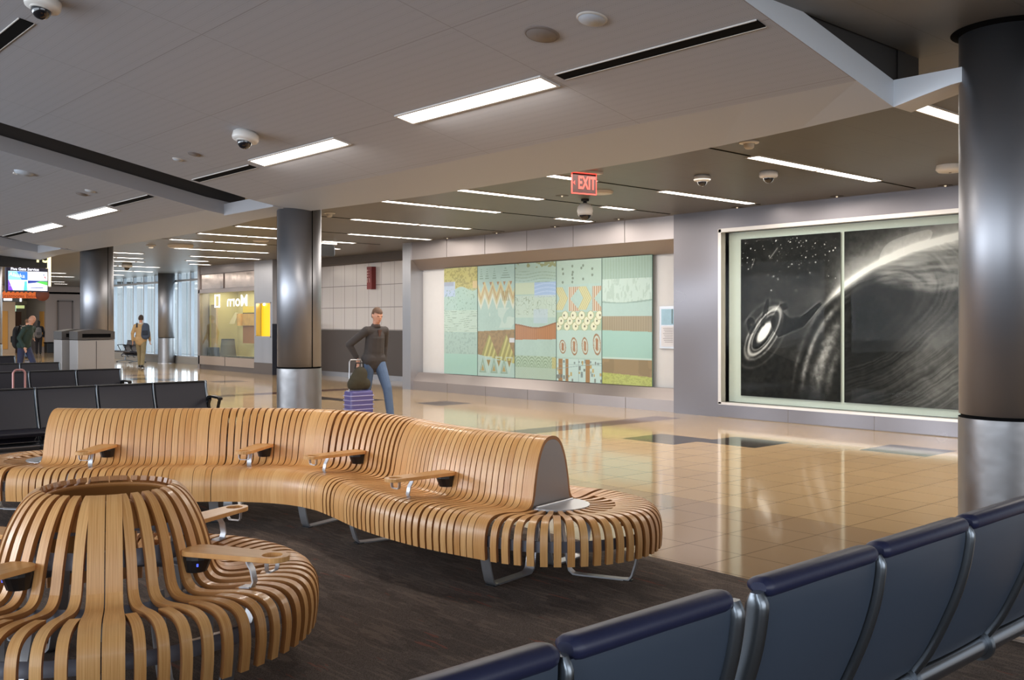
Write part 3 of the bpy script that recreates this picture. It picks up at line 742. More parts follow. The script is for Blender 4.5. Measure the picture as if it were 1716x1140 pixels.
sg = thing('blade_sign', 'small dark red vertical blade sign high on the white tiled wall', 'sign', (14.7, 22.2, 2.44))
wb(MB().span((14.66, 22.08, 2.44), (14.8, 22.31, 3.05)), 'panel', mat('dark_red', rgb(122, 36, 34), .4), sg)
mb = MB()
for k in range(4): mb.span((14.652, 22.24, 2.93-.075*k), (14.66, 22.29, 2.97-.075*k)); mb.span((14.652, 22.18, 2.94-.075*k), (14.66, 22.2, 2.96-.075*k))
mb.span((14.652, 22.25, 2.62), (14.66, 22.28, 2.73)); mb.span((14.652, 22.16, 2.62), (14.66, 22.18, 2.73))
wb(mb, 'lettering', mat('pale_print', rgb(206, 170, 164), .5), sg)

# ---- shop with window display
SX = 13.75
STONE = mat('shop_stone', rgb(150, 136, 124), .2, noise=.06, nscale=2)
mb = MB()
mb.span((SX, 25.9, .34), (14.9, 27.04, 3.38)); mb.v = []; mb = MB()
mb.span((SX, 25.9, 0), (14.9, 26.0, 3.38)); mb.span((SX, 26.94, 0), (14.9, 27.04, 3.38)); mb.span((SX, 26.0, 0), (14.0, 26.94, 1.1)); mb.span((SX, 26.0, 2.14), (14.0, 26.94, 3.38)); mb.span((14.0, 26.0, 1.0), (14.05, 26.94, 2.3))
struct('wall_shop_pillar', mb, STEEL)
mb = MB(); mb.span((SX-.006, 25.9, 0), (SX, 27.04, .34)); struct('baseboard_shop', mb, mat('dark_stone', rgb(84, 74, 68), .2))
struct('trim_17', MB().span((SX-.01, 25.88, 0), (14.9, 25.9, 1.5)), mat('dark_blue_return', rgb(38, 42, 54), .4))
mb = MB(); mb.span((SX, 27.04, 2.5), (14.0, 31.0, 2.62)); mb.span((SX+.02, 27.04, 3.12), (14.0, 31.0, 3.38)); mb.span((SX+.1, 27.04, 2.6), (14.0, 31.0, 3.14))
struct('trim_18', mb, WARMMET)
mb = MB(); mb.span((SX+.04, 27.1, 2.63), (SX+.1, 29.1, 3.1)); mb.span((SX+.04, 29.22, 2.63), (SX+.1, 30.9, 3.1))
struct('trim_19', mb, column_mat('wavy_steel', rgb(190, 176, 168), .16, 2.2))
mb = MB(); mb.span((SX, 27.04, .16), (14.1, 31.0, .44)); struct('trim_20', mb, STONE)
mb = MB(); mb.span((SX+.03, 27.04, 0), (14.1, 31.0, .16)); mb.span((SX-.004, 29.0, .16), (SX, 29.04, .44)); struct('baseboard_shop_window', mb, mat('dark_stone', rgb(84, 74, 68), .2))
struct('trim_21', MB().span((SX, 30.9, 0), (14.1, 31.05, 3.38)), WARMMET)
struct('window_1', MB().span((SX+.05, 27.04, .44), (SX+.058, 30.9, 2.5)), GLASS)
SHC = mat('shop_cream', rgb(206, 194, 150), .6)
struct('wall_shop_back', MB().span((15.1, 27.04, .38), (15.2, 31.0, 2.7)), SHC); struct('ceiling_shop', MB().span((14.0, 27.04, 2.62), (15.1, 31.0, 2.7)), SHC); struct('floor_shop', MB().span((14.1, 27.04, .36), (15.1, 31.0, .42)), SHC)
struct('wall_shop_right', MB().span((14.05, 27.04, .4), (15.1, 27.08, 2.62)), SHC); struct('wall_shop_left', MB().span((14.05, 30.9, .4), (15.1, 31.0, 2.62)), SHC)
(mat('shop_cream', rgb(206, 194, 150), .6))
nich = thing('display_niche', 'glowing yellow display niche in the steel shop pillar beside the column', 'display case', (13.95, 26.4, 1.1))
wb(MB().span((13.93, 26.02, 1.12), (13.96, 26.92, 2.12)), 'back_panel', mat('yellow_poster', rgb(236, 186, 40), .5, emit=rgb(236, 180, 30), es=.9), nich)
for y in (26.2, 26.7): wb(MB().ball((13.90, y, 2.08), .04, 10, 6), 'spotlight', mat('niche_spot', rgb(255, 240, 190), emit=(1, .85, .5, 1), es=9), nich)
wb(MB().tube([(13.91, 26.2, 1.5), (13.91, 26.12, 1.38), (13.91, 26.16, 1.25), (13.91, 26.3, 1.2)], .015), 'drawn_line', mat('brown_ink', rgb(120, 70, 30), .6), nich)
mb = MB()
for a, b in (((SX-.01, 26.0, 1.1), (SX+.02, 26.03, 2.14)), ((SX-.01, 26.91, 1.1), (SX+.02, 26.94, 2.14)), ((SX-.01, 26.0, 1.1), (SX+.02, 26.94, 1.13)), ((SX-.01, 26.0, 2.11), (SX+.02, 26.94, 2.14))): mb.span(a, b)
wb(mb, 'frame', ALU, nich)
mb = MB()   # reflection of a lit sign, built as white mirrored letters on the shop window
lt = thing('sign_reflection', 'reversed reflection of a lit sign, built as white letters on the shop window glass', 'lettering', (SX+.04, 29, 2.2))
LW = mat('reflected_letters', rgb(240, 240, 236), .4, emit=(1, 1, .97, 1), es=.6)
o = text('Morn', .5, LW, lt, 'letters', (0, -.75, .0), (PI/2, 0, PI/2), .003, offset=.008, sx=1.3)
wb(MB().span((SX+.035, 29.45, 2.02), (SX+.042, 29.55, 2.44)).span((SX+.035, 29.75, 2.02), (SX+.042, 29.85, 2.44)).span((SX+.035, 29.45, 2.38), (SX+.042, 29.85, 2.44)).span((SX+.035, 29.45, 2.02), (SX+.042, 29.85, 2.07)), 'reflected_block', LW, lt)
# things shown in the window, just behind the glass
def shp(x, px0, py0, px1, py1):
    a, b = onx(px0, py0, x), onx(px1, py1, x); return a.y, b.y, a.z, b.z
TAN = mat('tan_scroll', rgb(206, 158, 92), .6, noise=.35, nscale=7)
y0, y1, z1, z0 = shp(14.7, 401, 526, 432, 546)
sc_ = thing('scroll_artwork', 'ivory and tan carved scroll artwork hanging inside the shop window', 'artwork', (14.7, (y0+y1)/2, z0))
wb(MB().span((14.7, y1, z0), (14.74, y0-.12, z1)), 'panel', TAN, sc_)
mb = MB(); mb.tube([(14.66, y0-.12, z0), (14.66, y0-.12, z1)], .1, 16); wb(mb, 'roll', TAN, sc_)
q0, q1, q2, q3 = onx(394, 524, 14.7), onx(399, 524, 14.7), onx(393, 543, 14.7), onx(383, 543, 14.7)
wb(MB().prism([q0, q1, q2, q3], (.02, 0, 0)), 'loose_sheet', mat('ivory_sheet', rgb(232, 218, 180), .6), sc_)
y0, y1, z1, z0 = shp(14.8, 407, 546, 430, 576)
bb = thing('brown_board', 'rust brown board below the scroll inside the shop window', 'board', (14.8, (y0+y1)/2, z0))
wb(MB().span((14.8, y1, z0), (14.83, y0, z1)), 'board_face', mat('rust_board', rgb(166, 110, 70), .6), bb); wb(MB().span((14.795, y1, z1), (14.835, y0, z1+.03)), 'edge', mat('rust_edge', rgb(120, 70, 40), .6), bb)
y0, y1, z1, z0 = shp(14.9, 407, 514, 432, 524)
yb = thing('display_board', 'yellow board above the scroll inside the shop window', 'board', (14.9, (y0+y1)/2, z0)); wb(MB().span((14.9, y1, z0), (14.93, y0, z1)), 'board_face', mat('yellow_board', rgb(214, 186, 80), .6), yb); wb(MB().span((14.895, y1, z0-.03), (14.935, y0, z0)), 'edge', BLACKP, yb)
y0, y1, z1, z0 = shp(14.12, 345, 511, 362, 590); y0 = min(y0, 30.84)
ps = thing('display_stand', 'tall beige stand with dark foot at the left inside the shop window', 'stand', (14.3, (y0+y1)/2, .42))
wb(MB().span((14.12, y1, .42), (14.18, y0, z1)), 'panel', mat('beige_stand', rgb(204, 176, 146), .6), ps, bevel=.01)
wb(MB().span((14.0, y1-.3, .42), (14.11, y0, .72)), 'foot', mat('slate_foot', rgb(92, 96, 108), .5), ps, bevel=.01)
tp = onx(382, 592, 14.3)
tb = thing('tapered_basket', 'dark tapered basket on the floor inside the shop window', 'basket', (14.3, tp.y, .42))
MB().lathe([(.27, 0), (.21, .56), (.19, .56), (.23, .05)], n=24, capb=True).build('body', mat('basket_grey', rgb(92, 84, 74), .7), tb); MB().lathe([(.20, .54), (.22, .56), (.2, .58), (.18, .57)], n=24).build('rim', BLACKP, tb)
pp = onx(370, 540, 14.95)
pst = thing('grey_panel', 'tall grey olive panel behind the basket inside the shop window', 'panel', (14.95, pp.y, .42))
y0, y1, z1, z0 = shp(14.95, 362, 498, 389, 590)
wb(MB().span((14.95, y1, .42), (14.98, y0, z1)), 'board_face', mat('olive_panel', rgb(150, 138, 108), .6), pst); wb(MB().span((14.94, y1, z1), (14.99, y0, z1+.03)), 'edge', BLACKP, pst)
PEB = mat('dark_pebbles', rgb(74, 68, 52), .5)
pe = MB(); rs = random.Random(3)
for k in range(60): pe.ball((13.86+rs.random()*.1, 27.1+rs.random()*2.2, .46), (.05+.04*rs.random(), .07, .03), 8, 5)
o = pe.build('pebbles', PEB); tag(o, 'dark pebbles spread along the sill inside the shop window', 'pebbles', kind='stuff')

# ---- window wall at the far left
mb = MB(); mb.span((15, 31, 0), (15.3, 46, .26)); struct('trim_22', mb, mat('window_sill_stone', rgb(150, 146, 140), .5))
struct('window_2', MB().span((15.1, 31, .26), (15.11, 46, 3.38)), GLASSW)
mb = MB(); y = 31.2
while y < 46: mb.span((15.03, y-.035, .26), (15.16, y+.035, 3.38)); y += 1.12
mb.span((15.02, 31, 3.06), (15.18, 46, 3.14)); mb.span((15.02, 31, .24), (15.18, 46, .3))
struct('trim_23', mb, mat('mullion', rgb(186, 192, 200), .4, .3))
mb = MB(); y = 31
while y < 46.5: mb.span((15.3, y, .2), (15.31, y+.05, 3.4)); y += .56
struct('trim_24', mb, mat('translucent_fins', rgb(206, 220, 226), .6))
# ---- far end of the concourse
FARW = mat('far_wall', rgb(168, 156, 150), .45)
mb = MB(); mb.span((15.37, 53, 0), (18.5, 53.3, 3.4)); mb.span((15.37, 53.3, 0), (15.6, 56.5, 3.4)); struct('wall_far', mb, FARW)
struct('door_1', MB().span((16.0, 52.96, .02), (16.65, 53, 2.6)), mat('far_door', rgb(146, 134, 130), .4))
mb = MB(); mb.span((15.94, 52.94, 0), (16.0, 53, 2.66)); mb.span((16.65, 52.94, 0), (16.71, 53, 2.66)); mb.span((15.94, 52.94, 2.6), (16.71, 53, 2.66)); struct('trim_25', mb, mat('door_trim', rgb(110, 102, 98), .5))
struct('wall_corridor', MB().span((12.0, 56.3, 0), (15.4, 56.5, 3.4)), mat('corridor_wall', rgb(176, 168, 160), .6))
struct('wall_left', MB().span((11.5, 53, 0), (13.95, 53.3, 3.4)), mat('left_wall', rgb(190, 166, 140), .6))
struct('ceiling_corridor', MB().span((11, 53.0, 3.0), (18.5, 57, 3.1)), CEILG)
struct('trim_27', MB().span((15.34, 53.2, .3), (15.37, 53.9, 2.1)), mat('amber_panel', rgb(206, 150, 70), .4))
struct('trim_28', MB().span((13.35, 52.97, .2), (13.6, 53, 2.1)), mat('amber_panel', rgb(206, 150, 70), .4))
struct('ceiling_far', MB().span((15.3, 46.6, 3.38), (18.5, 54, 3.46)), CEILG)
struct('door_2', MB().span((14.35, 56.24, 0), (15.1, 56.3, 2.1)), mat('brown_door', rgb(120, 84, 64), .5))
struct('trim_26', MB().span((13.9, 56.2, 2.5), (15.37, 56.3, 2.7)), mat('corridor_header', rgb(206, 196, 176), .5))
# ================================================================ COLUMNS
def column(x, y, r, lb, ztop=3.6, seam=None, collar=False):
    t = thing('column', lb, 'column', (x, y, 0), group='round brushed steel columns'); t['kind'] = 'thing'
    MB().lathe([(r+.004, .012), (r+.004, .95)], n=64).build('lower_cladding', COLLO, t)
    MB().lathe([(r-.012, .945), (r-.012, .975)], n=64).build('joint_ring', DARK, t)
    top = 3.36 if collar else ztop
    MB().lathe([(r-.01, .97), (r, .972), (r, top), (r-.02, top)], n=64).build('upper_cladding', COLUP, t)
    MB().lathe([(r+.012, .0), (r+.012, .014), (r, .016)], n=64).build('base_ring', STEEL, t)
    if collar: MB().lathe([(r-.02, top-.01), (r+.03, 3.372), (r+.05, 3.379)], n=48).build('collar', DARK, t)
    if seam is not None:
        mb = MB()
        for s in (seam, seam+2.4, seam-2.2):
            a = s; c, d = math.cos(a), math.sin(a)
            mb.box((r*c, r*d, (top+.02)/2), (.006, .012, top-.04), rot=Matrix.Rotation(a, 3, 'Z'))
        mb.build('seam', DARK, t)
    return t
# facing-the-camera direction is the world angle towards (0,0)
c1 = onx(1690, 540, 6.4); column(c1.x, c1.y, .285, 'big brushed steel column cut off by the right edge, beside the blue seats', 3.4, collar=True)
c2 = onx(501.5, 540, 6.4); a2 = math.atan2(-c2.y, -c2.x)
column(c2.x, c2.y, .283, 'brushed steel column in the middle distance behind the slatted bench', 3.06, seam=a2+.62)
column(6.97, 20.6, .318, 'brushed steel column standing behind the grey recycling bins', 3.2, seam=math.atan2(-20.6, -6.97)+.7)
column(7.0, 29.05, .31, 'sliver of a pale column at the left edge of the frame', 3.2)
column(14.72, 36.0, .3, 'steel column against the far window wall beside the walking man', 3.4)

# ================================================================ CEILING FITTINGS
def dome_camera(loc, lb, s=1., tilt=0.):
    t = thing('dome_camera', lb, 'security camera', loc, group='dome cameras on the ceiling'); t.scale = (s, s, s); t.rotation_euler = (0, tilt, 0)
    MB().lathe([(0, 0), (.084, 0), (.086, -.008), (.098, -.012), (.1, -.05), (.094, -.066), (.05, -.07)], n=32).build('housing', WHITEP, t)
    MB().lathe([(.064, -.066), (.064, -.076), (.056, -.078)], n=32).build('ring', LIGHTF, t)
    MB().ball((0, 0, -.074), (.056, .056, .058), 24, 8, z0=-1, z1=0).build('dome', mat('smoked_dome', rgb(24, 24, 28), .05, coat=.8), t)
    return t
tl = math.atan(CK)
p = oncloud(413, 222); dome_camera(p, 'white dome camera on the white sloping ceiling beside a glowing strip light', 1.25, tl)
p = oncloud(74, -4); dome_camera(p, 'white camera cut off by the top edge at the upper left corner', 1.2, tl)
dome_camera((9.85, 7.46, 3.38), 'white dome camera on the grey ceiling, left one of the two near the EXIT sign', 1.05)
dome_camera((10.18, 6.72, 3.38), 'white dome camera on the grey ceiling, right one of the two near the EXIT sign', 1.1)
dome_camera(onz(180, 442.5, 3.38), 'tiny white dome camera on the far grey ceiling beside the left column', 1.6)
dome_camera(onz(213, 442, 3.38), 'tiny white dome camera on the far grey ceiling, farther from the left column', 1.6)
t = thing('pendant_camera', 'egg-shaped white pendant camera hanging from the grey ceiling below the EXIT sign', 'security camera', (10.46, 10.07, 3.38))
MB().lathe([(0, 0), (.06, 0), (.06, -.03), (.03, -.035), (.03, -.07)], n=24).build('mount', BLACKP, t)
MB().lathe([(.03, -.06), (.075, -.07), (.112, -.12), (.118, -.18), (.105, -.225)], n=32).build('housing', WHITEP, t)
MB().lathe([(.108, -.22), (.112, -.235), (.095, -.24)], n=32).build('ring', LIGHTF, t)
MB().ball((0, 0, -.235), (.092, .092, .085), 24, 8, z0=-1, z1=0).build('dome', mat('smoked_dome', rgb(24, 24, 28), .05, coat=.8), t)
def smoke(loc, lb, s=1., tilt=0.):
    t = thing('smoke_detector', lb, 'smoke detector', loc, group='smoke detectors'); t.scale = (s, s, s); t.rotation_euler = (0, tilt, 0)
    MB().lathe([(0, 0), (.1, 0), (.1, -.012), (.06, -.02)], n=28).build('base', WHITEP, t)
    MB().lathe([(.052, -.018), (.05, -.055), (.035, -.07), (0, -.072)], n=24).build('sensor_head', mat('detector_head', rgb(206, 200, 190), .5), t)
smoke((8.38, 5.76, 3.38), 'white smoke detector on the grey ceiling above the black artwork, nearest one')
smoke((8.58, 14.19, 3.38), 'white smoke detector on the grey ceiling just right of the middle column', 1.)
smoke(onz(253, 411, 3.38), 'small white smoke detector on the far grey ceiling left of the middle column', 1.1)
def flat_disc(name, p, r, m, lb, cat, tilt=0., rim=None, grp=None, h=.012):
    t = thing(name, lb, cat, p, group=grp); t.rotation_euler = (0, tilt, 0)
    MB().lathe([(0, -h), (r*.86, -h), (r*.88, -h*.6)], n=32).build('cover', m, t)
    MB().lathe([(r*.86, -h*.7), (r*.9, -h), (r, 0)], n=32).build('rim', rim or m, t)
DSC = mat('grey_grille', rgb(122, 112, 106), .6)
flat_disc('ceiling_speaker', oncloud(908, 57), .115, DSC, 'round dark ceiling speaker above the large strip light', 'speaker', tl)
flat_disc('cover_plate', oncloud(992, 31), .095, CLOUDB, 'pale round cover plate near the top edge beside the ceiling speaker', 'cover plate', tl, LIGHTF)
flat_disc('cover_plate', oncloud(298, 267), .06, CLOUDB, 'small pale round cover plate left of the white dome camera', 'cover plate', tl, LIGHTF)
flat_disc('ceiling_speaker', oncloud(326, 258), .07, DSC, 'small dark round speaker left of the white dome camera', 'speaker', tl)
flat_disc('ceiling_speaker', oncloud(137, 325), .08, DSC, 'small dark round speaker on the far white ceiling panel', 'speaker', tl)
flat_disc('cover_plate', oncloud(151, 320), .07, CLOUDB, 'small pale cover plate on the far white ceiling panel', 'cover plate', tl, LIGHTF)
t = thing('ceiling_sensor', 'tilted pale oval sensor on the far white ceiling panel at the left', 'sensor', oncloud(40, 289)); t.rotation_euler = (0, tl, 0)
MB().lathe([(0, -.03), (.1, -.028), (.12, 0)], n=24).build('housing', CLOUDB, t); MB().box((-.08, .07, -.03), (.05, .03, .02)).build('lens', WHITEP, t)
t = thing('access_point', 'white oval wireless access point on the grey ceiling beside the right column', 'access point', (11.37, 5.05, 3.38)); t.rotation_euler = (0, 0, -.7)
MB().lathe([(0, -.085), (.13, -.08), (.16, -.05), (.15, 0)], n=32).build('housing', WHITEP, t); MB().box((.0, .0, -.087), (.02, .03, .006)).build('indicator', DSC, t)
flat_disc('access_point', (10.01, 9.32, 3.38), .17, WHITEP, 'flat white round unit on the grey ceiling right below the EXIT sign', 'access point', 0, LIGHTF, h=.035)
flat_disc('access_point', onz(270, 411, 3.38)+Vector((.35, -.3, 0)), .3, WHITEP, 'flat white unit on the far grey ceiling left of the middle column', 'access point', 0, LIGHTF, h=.06)
flat_disc('access_point', onz(437, 403, 3.38), .18, WHITEP, 'flat white disc on the far grey ceiling against the middle column', 'access point', 0, LIGHTF, h=.03)
BRZ = mat('downlight_trim', rgb(66, 58, 52), .4)
GLOW = mat('downlight_lamp', rgb(230, 220, 200), emit=(1, .85, .65, 1), es=.5)
for k, (x, y) in enumerate(((12.94, 7.39), (13.0, 5.84), (13.0, 9.16), (12.9, 11.59), (13.0, 13.31), (13.05, 15.07), (13.05, 16.71), (9.92, 10.01))):
    lb = 'small dark recessed downlight, ' + ('%s along the artwork wall from the right column' % ORD[[1, 0, 2, 3, 4, 5, 6][k]] if k < 7 else 'below the left end of the EXIT sign')
    t = thing('downlight', lb, 'downlight', (x, y, 3.38), group='recessed downlights along the wall')
    MB().lathe([(.05, -.002), (.085, -.008), (.1, 0)], n=24).build('trim_ring', BRZ, t)
    MB().lathe([(0, .02), (.05, .0)], n=20).build('recess', DARK, t)
    MB().ball((.0, 0, -.004), .016, 10, 6).build('lamp', GLOW, t)
# exit sign
def sdir(px, y): return ony(px, 540, y).x
ex = thing('exit_sign', 'red lit EXIT sign hanging from the dark grey ceiling', 'sign', (8.50, 8.20, 3.38))
RED = mat('exit_red', rgb(255, 70, 60), .4, emit=(1, .08, .06, 1), es=1.3)
ex.rotation_euler = (0, 0, math.radians(-12))
MB().box((0, 0, -.012), (.5, .1, .024)).build('mount_plate', WHITEP, ex)
MB().box((0, 0, -.15), (.355, .012, .25)).build('face_plate', mat('exit_plate', rgb(66, 34, 30), .25, emit=(1, .05, .04, 1), es=.03), ex)
mb = MB()
for a in ((0, -.276, .355, .012), (0, -.028, .355, .01)): mb.box((a[0], -.001, a[1]), (a[2], .018, a[3]))
for s in (-1, 1): mb.box((s*.176, -.001, -.15), (.008, .018, .25))
mb.build('lit_edge', RED, ex)
EXL = mat('exit_letters', rgb(130, 26, 20), .4, emit=(1, .17, .12, 1), es=1.25)
text('EXIT', .215, EXL, ex, 'letters', (.035, -.009, -.152), (PI/2, 0, 0), .003, sx=.58, offset=.006)
MB().prism([(-.165, -.011, -.15), (-.135, -.011, -.125), (-.14, -.011, -.15), (-.135, -.011, -.175)], (0, .004, 0)).build('arrow', RED, ex)
# black box fitting behind the middle column
t = thing('flight_display', 'small black display box hanging from the grey ceiling right of the middle column', 'display', (9.4, 15.7, 3.38))
q = onz(549, 405, 3.38); t.location = (q.x, q.y+.1, 3.38)
MB().box((0, 0, -.03), (.5, .2, .06)).build('mount', WHITEP, t); MB().box((-.05, 0, -.2), (.5, .12, .26)).build('case', BLACKP, t); MB().box((.21, 0, -.2), (.02, .1, .2)).build('screen_edge', mat('screen_edge', rgb(120, 126, 134), .2), t)

# ================================================================ SIGNS AT THE FAR LEFT
YS = 24.
def sx_(px, y=YS): return ony(px, 500, y).x
def sz_(px, py, y=YS): return ony(px, py, y).z
dp = thing('airline_display', 'bright hanging airline screen with four logo tiles and a dark header', 'screen', (sx_(45), YS, sz_(45, 487)))
x0, x1 = sx_(12), sx_(80); zb, zt = sz_(45, 487), sz_(45, 449)
wb(MB().span((x0-.02, YS, zb-.03), (x1+.01, YS+.12, zt)), 'case', mat('navy_case', rgb(52, 50, 74), .4), dp)
zh = sz_(45, 455); xm, zm = sx_(46.5), sz_(46, 470)
def em(n, r, g, b, s=1.): return mat(n, rgb(r, g, b), .4, emit=rgb(r, g, b), es=s)
E1 = em('screen_blue', 70, 130, 220); E2 = em('screen_white', 244, 246, 255, 1.1); E3 = em('screen_purple', 130, 80, 220); E4 = em('screen_green', 90, 200, 90); E5 = em('screen_navy', 40, 60, 150); E6 = em('screen_teal', 100, 205, 205); E7 = em('screen_sky', 150, 215, 240)
Y1 = YS-.006
def rectq(mb, a, b, c, d, mi=0, dy=0.): mb.face([(a, Y1-dy, c), (b, Y1-dy, c), (b, Y1-dy, d), (a, Y1-dy, d)], mi)
mb = MB(); rectq(mb, x0+.02, x1-.01, zb, zh, 0); wb(mb, 'screen', E2, dp)
W = x1-x0
mb = MB(); rectq(mb, x0+.02, xm-.005, zm+.005, zh-.005, 0, .002)
mb.face([(x0+.02, Y1-.003, zm+.005), (x0+.3, Y1-.003, zm+.005), (x0+.2, Y1-.003, zh-.005), (x0+.02, Y1-.003, zh-.005)], 1)
wb(mb, 'logo_tile', [E1, E7], dp)
text('Alaska', .125, E2, dp, 'logo_lettering', (xm-.23-dp.location.x, -.012, zm+.11-dp.location.z), (PI/2, .12, 0), .001, sx=1.05)
mb = MB(); mb.face([(x0+.02, Y1-.002, zb), (x0+.12, Y1-.002, zb), (x0+.03, Y1-.002, zm), (x0+.02, Y1-.002, zm)], 0)
mb.face([(xm-.09, Y1-.002, zb), (xm-.01, Y1-.002, zb), (xm-.02, Y1-.002, zm-.02), (xm-.07, Y1-.002, zm-.02)], 1)
wb(mb, 'logo_tile', [E3, E6], dp)
text('HAWAIIAN', .06, em('screen_grey', 190, 200, 200, .9), dp, 'logo_lettering', (xm-.24-dp.location.x, -.012, zm-.13-dp.location.z), (PI/2, 0, 0), .001)
text('American', .075, em('screen_grey', 190, 200, 200, .9), dp, 'logo_lettering', (xm+.16-dp.location.x, -.012, zm+.12-dp.location.z), (PI/2, 0, 0), .001)
mb = MB(); mb.face([(x1-.1, Y1-.003, zm+.13), (x1-.07, Y1-.003, zm+.1), (x1-.09, Y1-.003, zm+.17)], 0); mb.face([(x1-.09, Y1-.003, zm+.1), (x1-.04, Y1-.003, zm+.03), (x1-.05, Y1-.003, zm+.09)], 1); wb(mb, 'logo_mark', [E5, em('screen_red', 170, 50, 70)], dp)
mb = MB(); xx = [xm+.0, xm+.13, xm+.27, x1-.01]
for i in range(3):
    t0, t1 = [.05, .035, .01, .02][i:i+2]
    mb.face([(xx[i], Y1-.003, zm-t0-.02), (xx[i+1], Y1-.003, zm-t1-.02), (xx[i+1], Y1-.003, zm-.003), (xx[i], Y1-.003, zm-.003)], 0)
mb.face([(xx[1]+.05, Y1-.004, zm-.04), (xx[3], Y1-.004, zm-.11), (xx[3], Y1-.004, zm-.02), (xx[2], Y1-.004, zm-.012)], 1)
rectq(mb, xm+.06, x1-.1, zb+.06, zb+.075, 0, .003); wb(mb, 'logo_tile', [E5, E4], dp)
text('Five Gate Service', .085, E2, dp, 'header_lettering', (x0+.37-dp.location.x, -.008, (zh+zt)/2+.005-dp.location.z), (PI/2, 0, 0), .001, offset=.002)
gs = thing('gate_sign', 'black gate number sign above the airline screen, cut off by the white ceiling', 'sign', (sx_(45), YS, zt+.02))
wb(MB().span((x0-.3, YS, zt+.01), (x1-.01, YS+.14, 3.36)), 'panel', mat('black_sign', rgb(34, 32, 30), .4), gs)
text('\u2022 15', .36, em('sign_yellow', 255, 246, 180, 1.2), gs, 'numerals', (x1-.24-gs.location.x, -.006, .23), (PI/2, 0, 0), .001, offset=.006)
es = thing('sign_end_light', 'thin warm white lit edge panel right of the airline screen', 'sign', (sx_(83), YS, sz_(83, 480)))
wb(MB().span((sx_(81.2), YS-.02, sz_(83, 480)), (sx_(85), YS+.2, 3.37)), 'lit_edge', em('edge_glow', 255, 236, 196, 1.6), es); wb(MB().span((sx_(81.2), YS-.02, sz_(83, 480)-.02), (sx_(85.5), YS+.22, sz_(83, 480))), 'frame', LIGHTF, es)
YO = 33.
ob = thing('orange_banner', 'orange hanging banner with slanted black top edge below the airline screen', 'banner', (sx_(38, YO), YO, sz_(38, 500, YO)))
xa, xb, za, zc = sx_(-6, YO), sx_(72, YO), sz_(38, 500, YO), sz_(38, 487, YO)
wb(MB().span((xa, YO, za), (xb, YO+.06, zc)), 'panel', mat('banner_orange', rgb(226, 112, 52), .6, emit=rgb(226, 112, 52), es=.35), ob)
mb = MB(); x = xa
while x < xb-.15: mb.face([(x, YO-.004, zc-.07), (x+.05, YO-.004, zc-.07), (x+.1, YO-.004, zc), (x+.05, YO-.004, zc)]); x += .125
wb(mb, 'slanted_stripes', BLACKP, ob)
text('Restrooms Below', .17, mat('banner_print', rgb(150, 62, 34), .6), ob, 'lettering', ((xa+xb)/2+.0-ob.location.x, -.006, (za+zc)/2-.06-ob.location.z), (PI/2, 0, 0), .001, sx=.9)
mb = MB().lathe([(0, 0), (.2, 0), (.2, .04), (0, .04)], n=28)
mb.v = [(v[0]+xb-.02, YO-.01-v[2], v[1]+(za+zc)/2) for v in mb.v]
wb(mb, 'ball_emblem', mat('brown_ball', rgb(120, 62, 44), .6), ob)
YC = 44.
ws = thing('wayfinding_sign', 'black wayfinding sign with white and yellow lit squares under the orange banner', 'sign', (sx_(20, YC), YC, sz_(20, 506, YC)))
wb(MB().span((sx_(-8, YC), YC, sz_(20, 506, YC)), (sx_(38, YC), YC+.1, sz_(20, 499, YC))), 'panel', mat('black_sign', rgb(34, 32, 30), .4), ws)
wb(MB().span((sx_(6, YC), YC-.01, sz_(20, 504, YC)), (sx_(20, YC), YC, sz_(20, 500.5, YC))).span((sx_(33, YC), YC-.01, sz_(20, 505.5, YC)), (sx_(36, YC), YC, sz_(20, 499.5, YC))), 'lit_square', E2, ws)
YD = 55.
cs = thing('corridor_sign', 'small pale green lit sign over the corridor far behind the people', 'sign', (sx_(32, YD), YD, sz_(32, 520, YD)))
wb(MB().span((sx_(28, YD), YD, sz_(32, 517, YD)), (sx_(41, YD), YD+.1, sz_(32, 512, YD))), 'panel', em('sign_green', 206, 220, 150, .8), cs); wb(MB().span((sx_(23, YD), YD, sz_(32, 522, YD)), (sx_(27, YD), YD+.1, sz_(32, 512, YD))), 'end_panel', em('sign_mint', 190, 226, 200, .8), cs)

# ================================================================ RECYCLING BINS
BING = mat('bin_grey', rgb(164, 158, 154), .4, .2); BINT = mat('bin_top', rgb(74, 68, 64), .45)
def bin_unit(x0, x1, y0, y1, h, lb):
    t = thing('recycling_bin', lb, 'bin', ((x0+x1)/2, (y0+y1)/2, 0), group='tall recycling bins by the left column')
    wb(MB().span((x0, y0, .06), (x1, y1, h-.2)), 'cabinet', BING, t, bevel=.01)
    wb(MB().span((x0+.03, y0+.03, 0), (x1-.03, y1-.03, .07)), 'plinth', BLACKP, t)
    n = 12; xs = [x0+(x1-x0)*i/n for i in range(n+1)]
    top = [(x, y0-.01, h-.04+.045*math.sin(PI*i/n)) for i, x in enumerate(xs)]
    wb(MB().prism([(x0, y0-.01, h-.19)]+top[:0]+[(x1, y0-.01, h-.19)]+top[::-1], (0, y1-y0+.02, 0)), 'lid', BINT, t)
    wb(MB().span(((x0+x1)/2-.002, y0-.006, .1), ((x0+x1)/2+.002, y0, h-.22)), 'door_seam', DARK, t)
    wb(MB().span((x0+.08, y0-.016, h-.15), (x1-.08, y0-.008, h-.08)), 'opening', DARK, t)
bin_unit(6.06, 6.74, 18.95, 19.42, 1.41, 'grey recycling bin with dark arched lid before the left column, nearer one')
bin_unit(5.98, 6.6, 19.62, 20.1, 1.41, 'grey recycling bin by the left column, half hidden behind the nearer bin')
tb = thing('trash_box', 'low black box standing far away by the plain wall beside the bins', 'bin', (14.2, 52.4, 0))
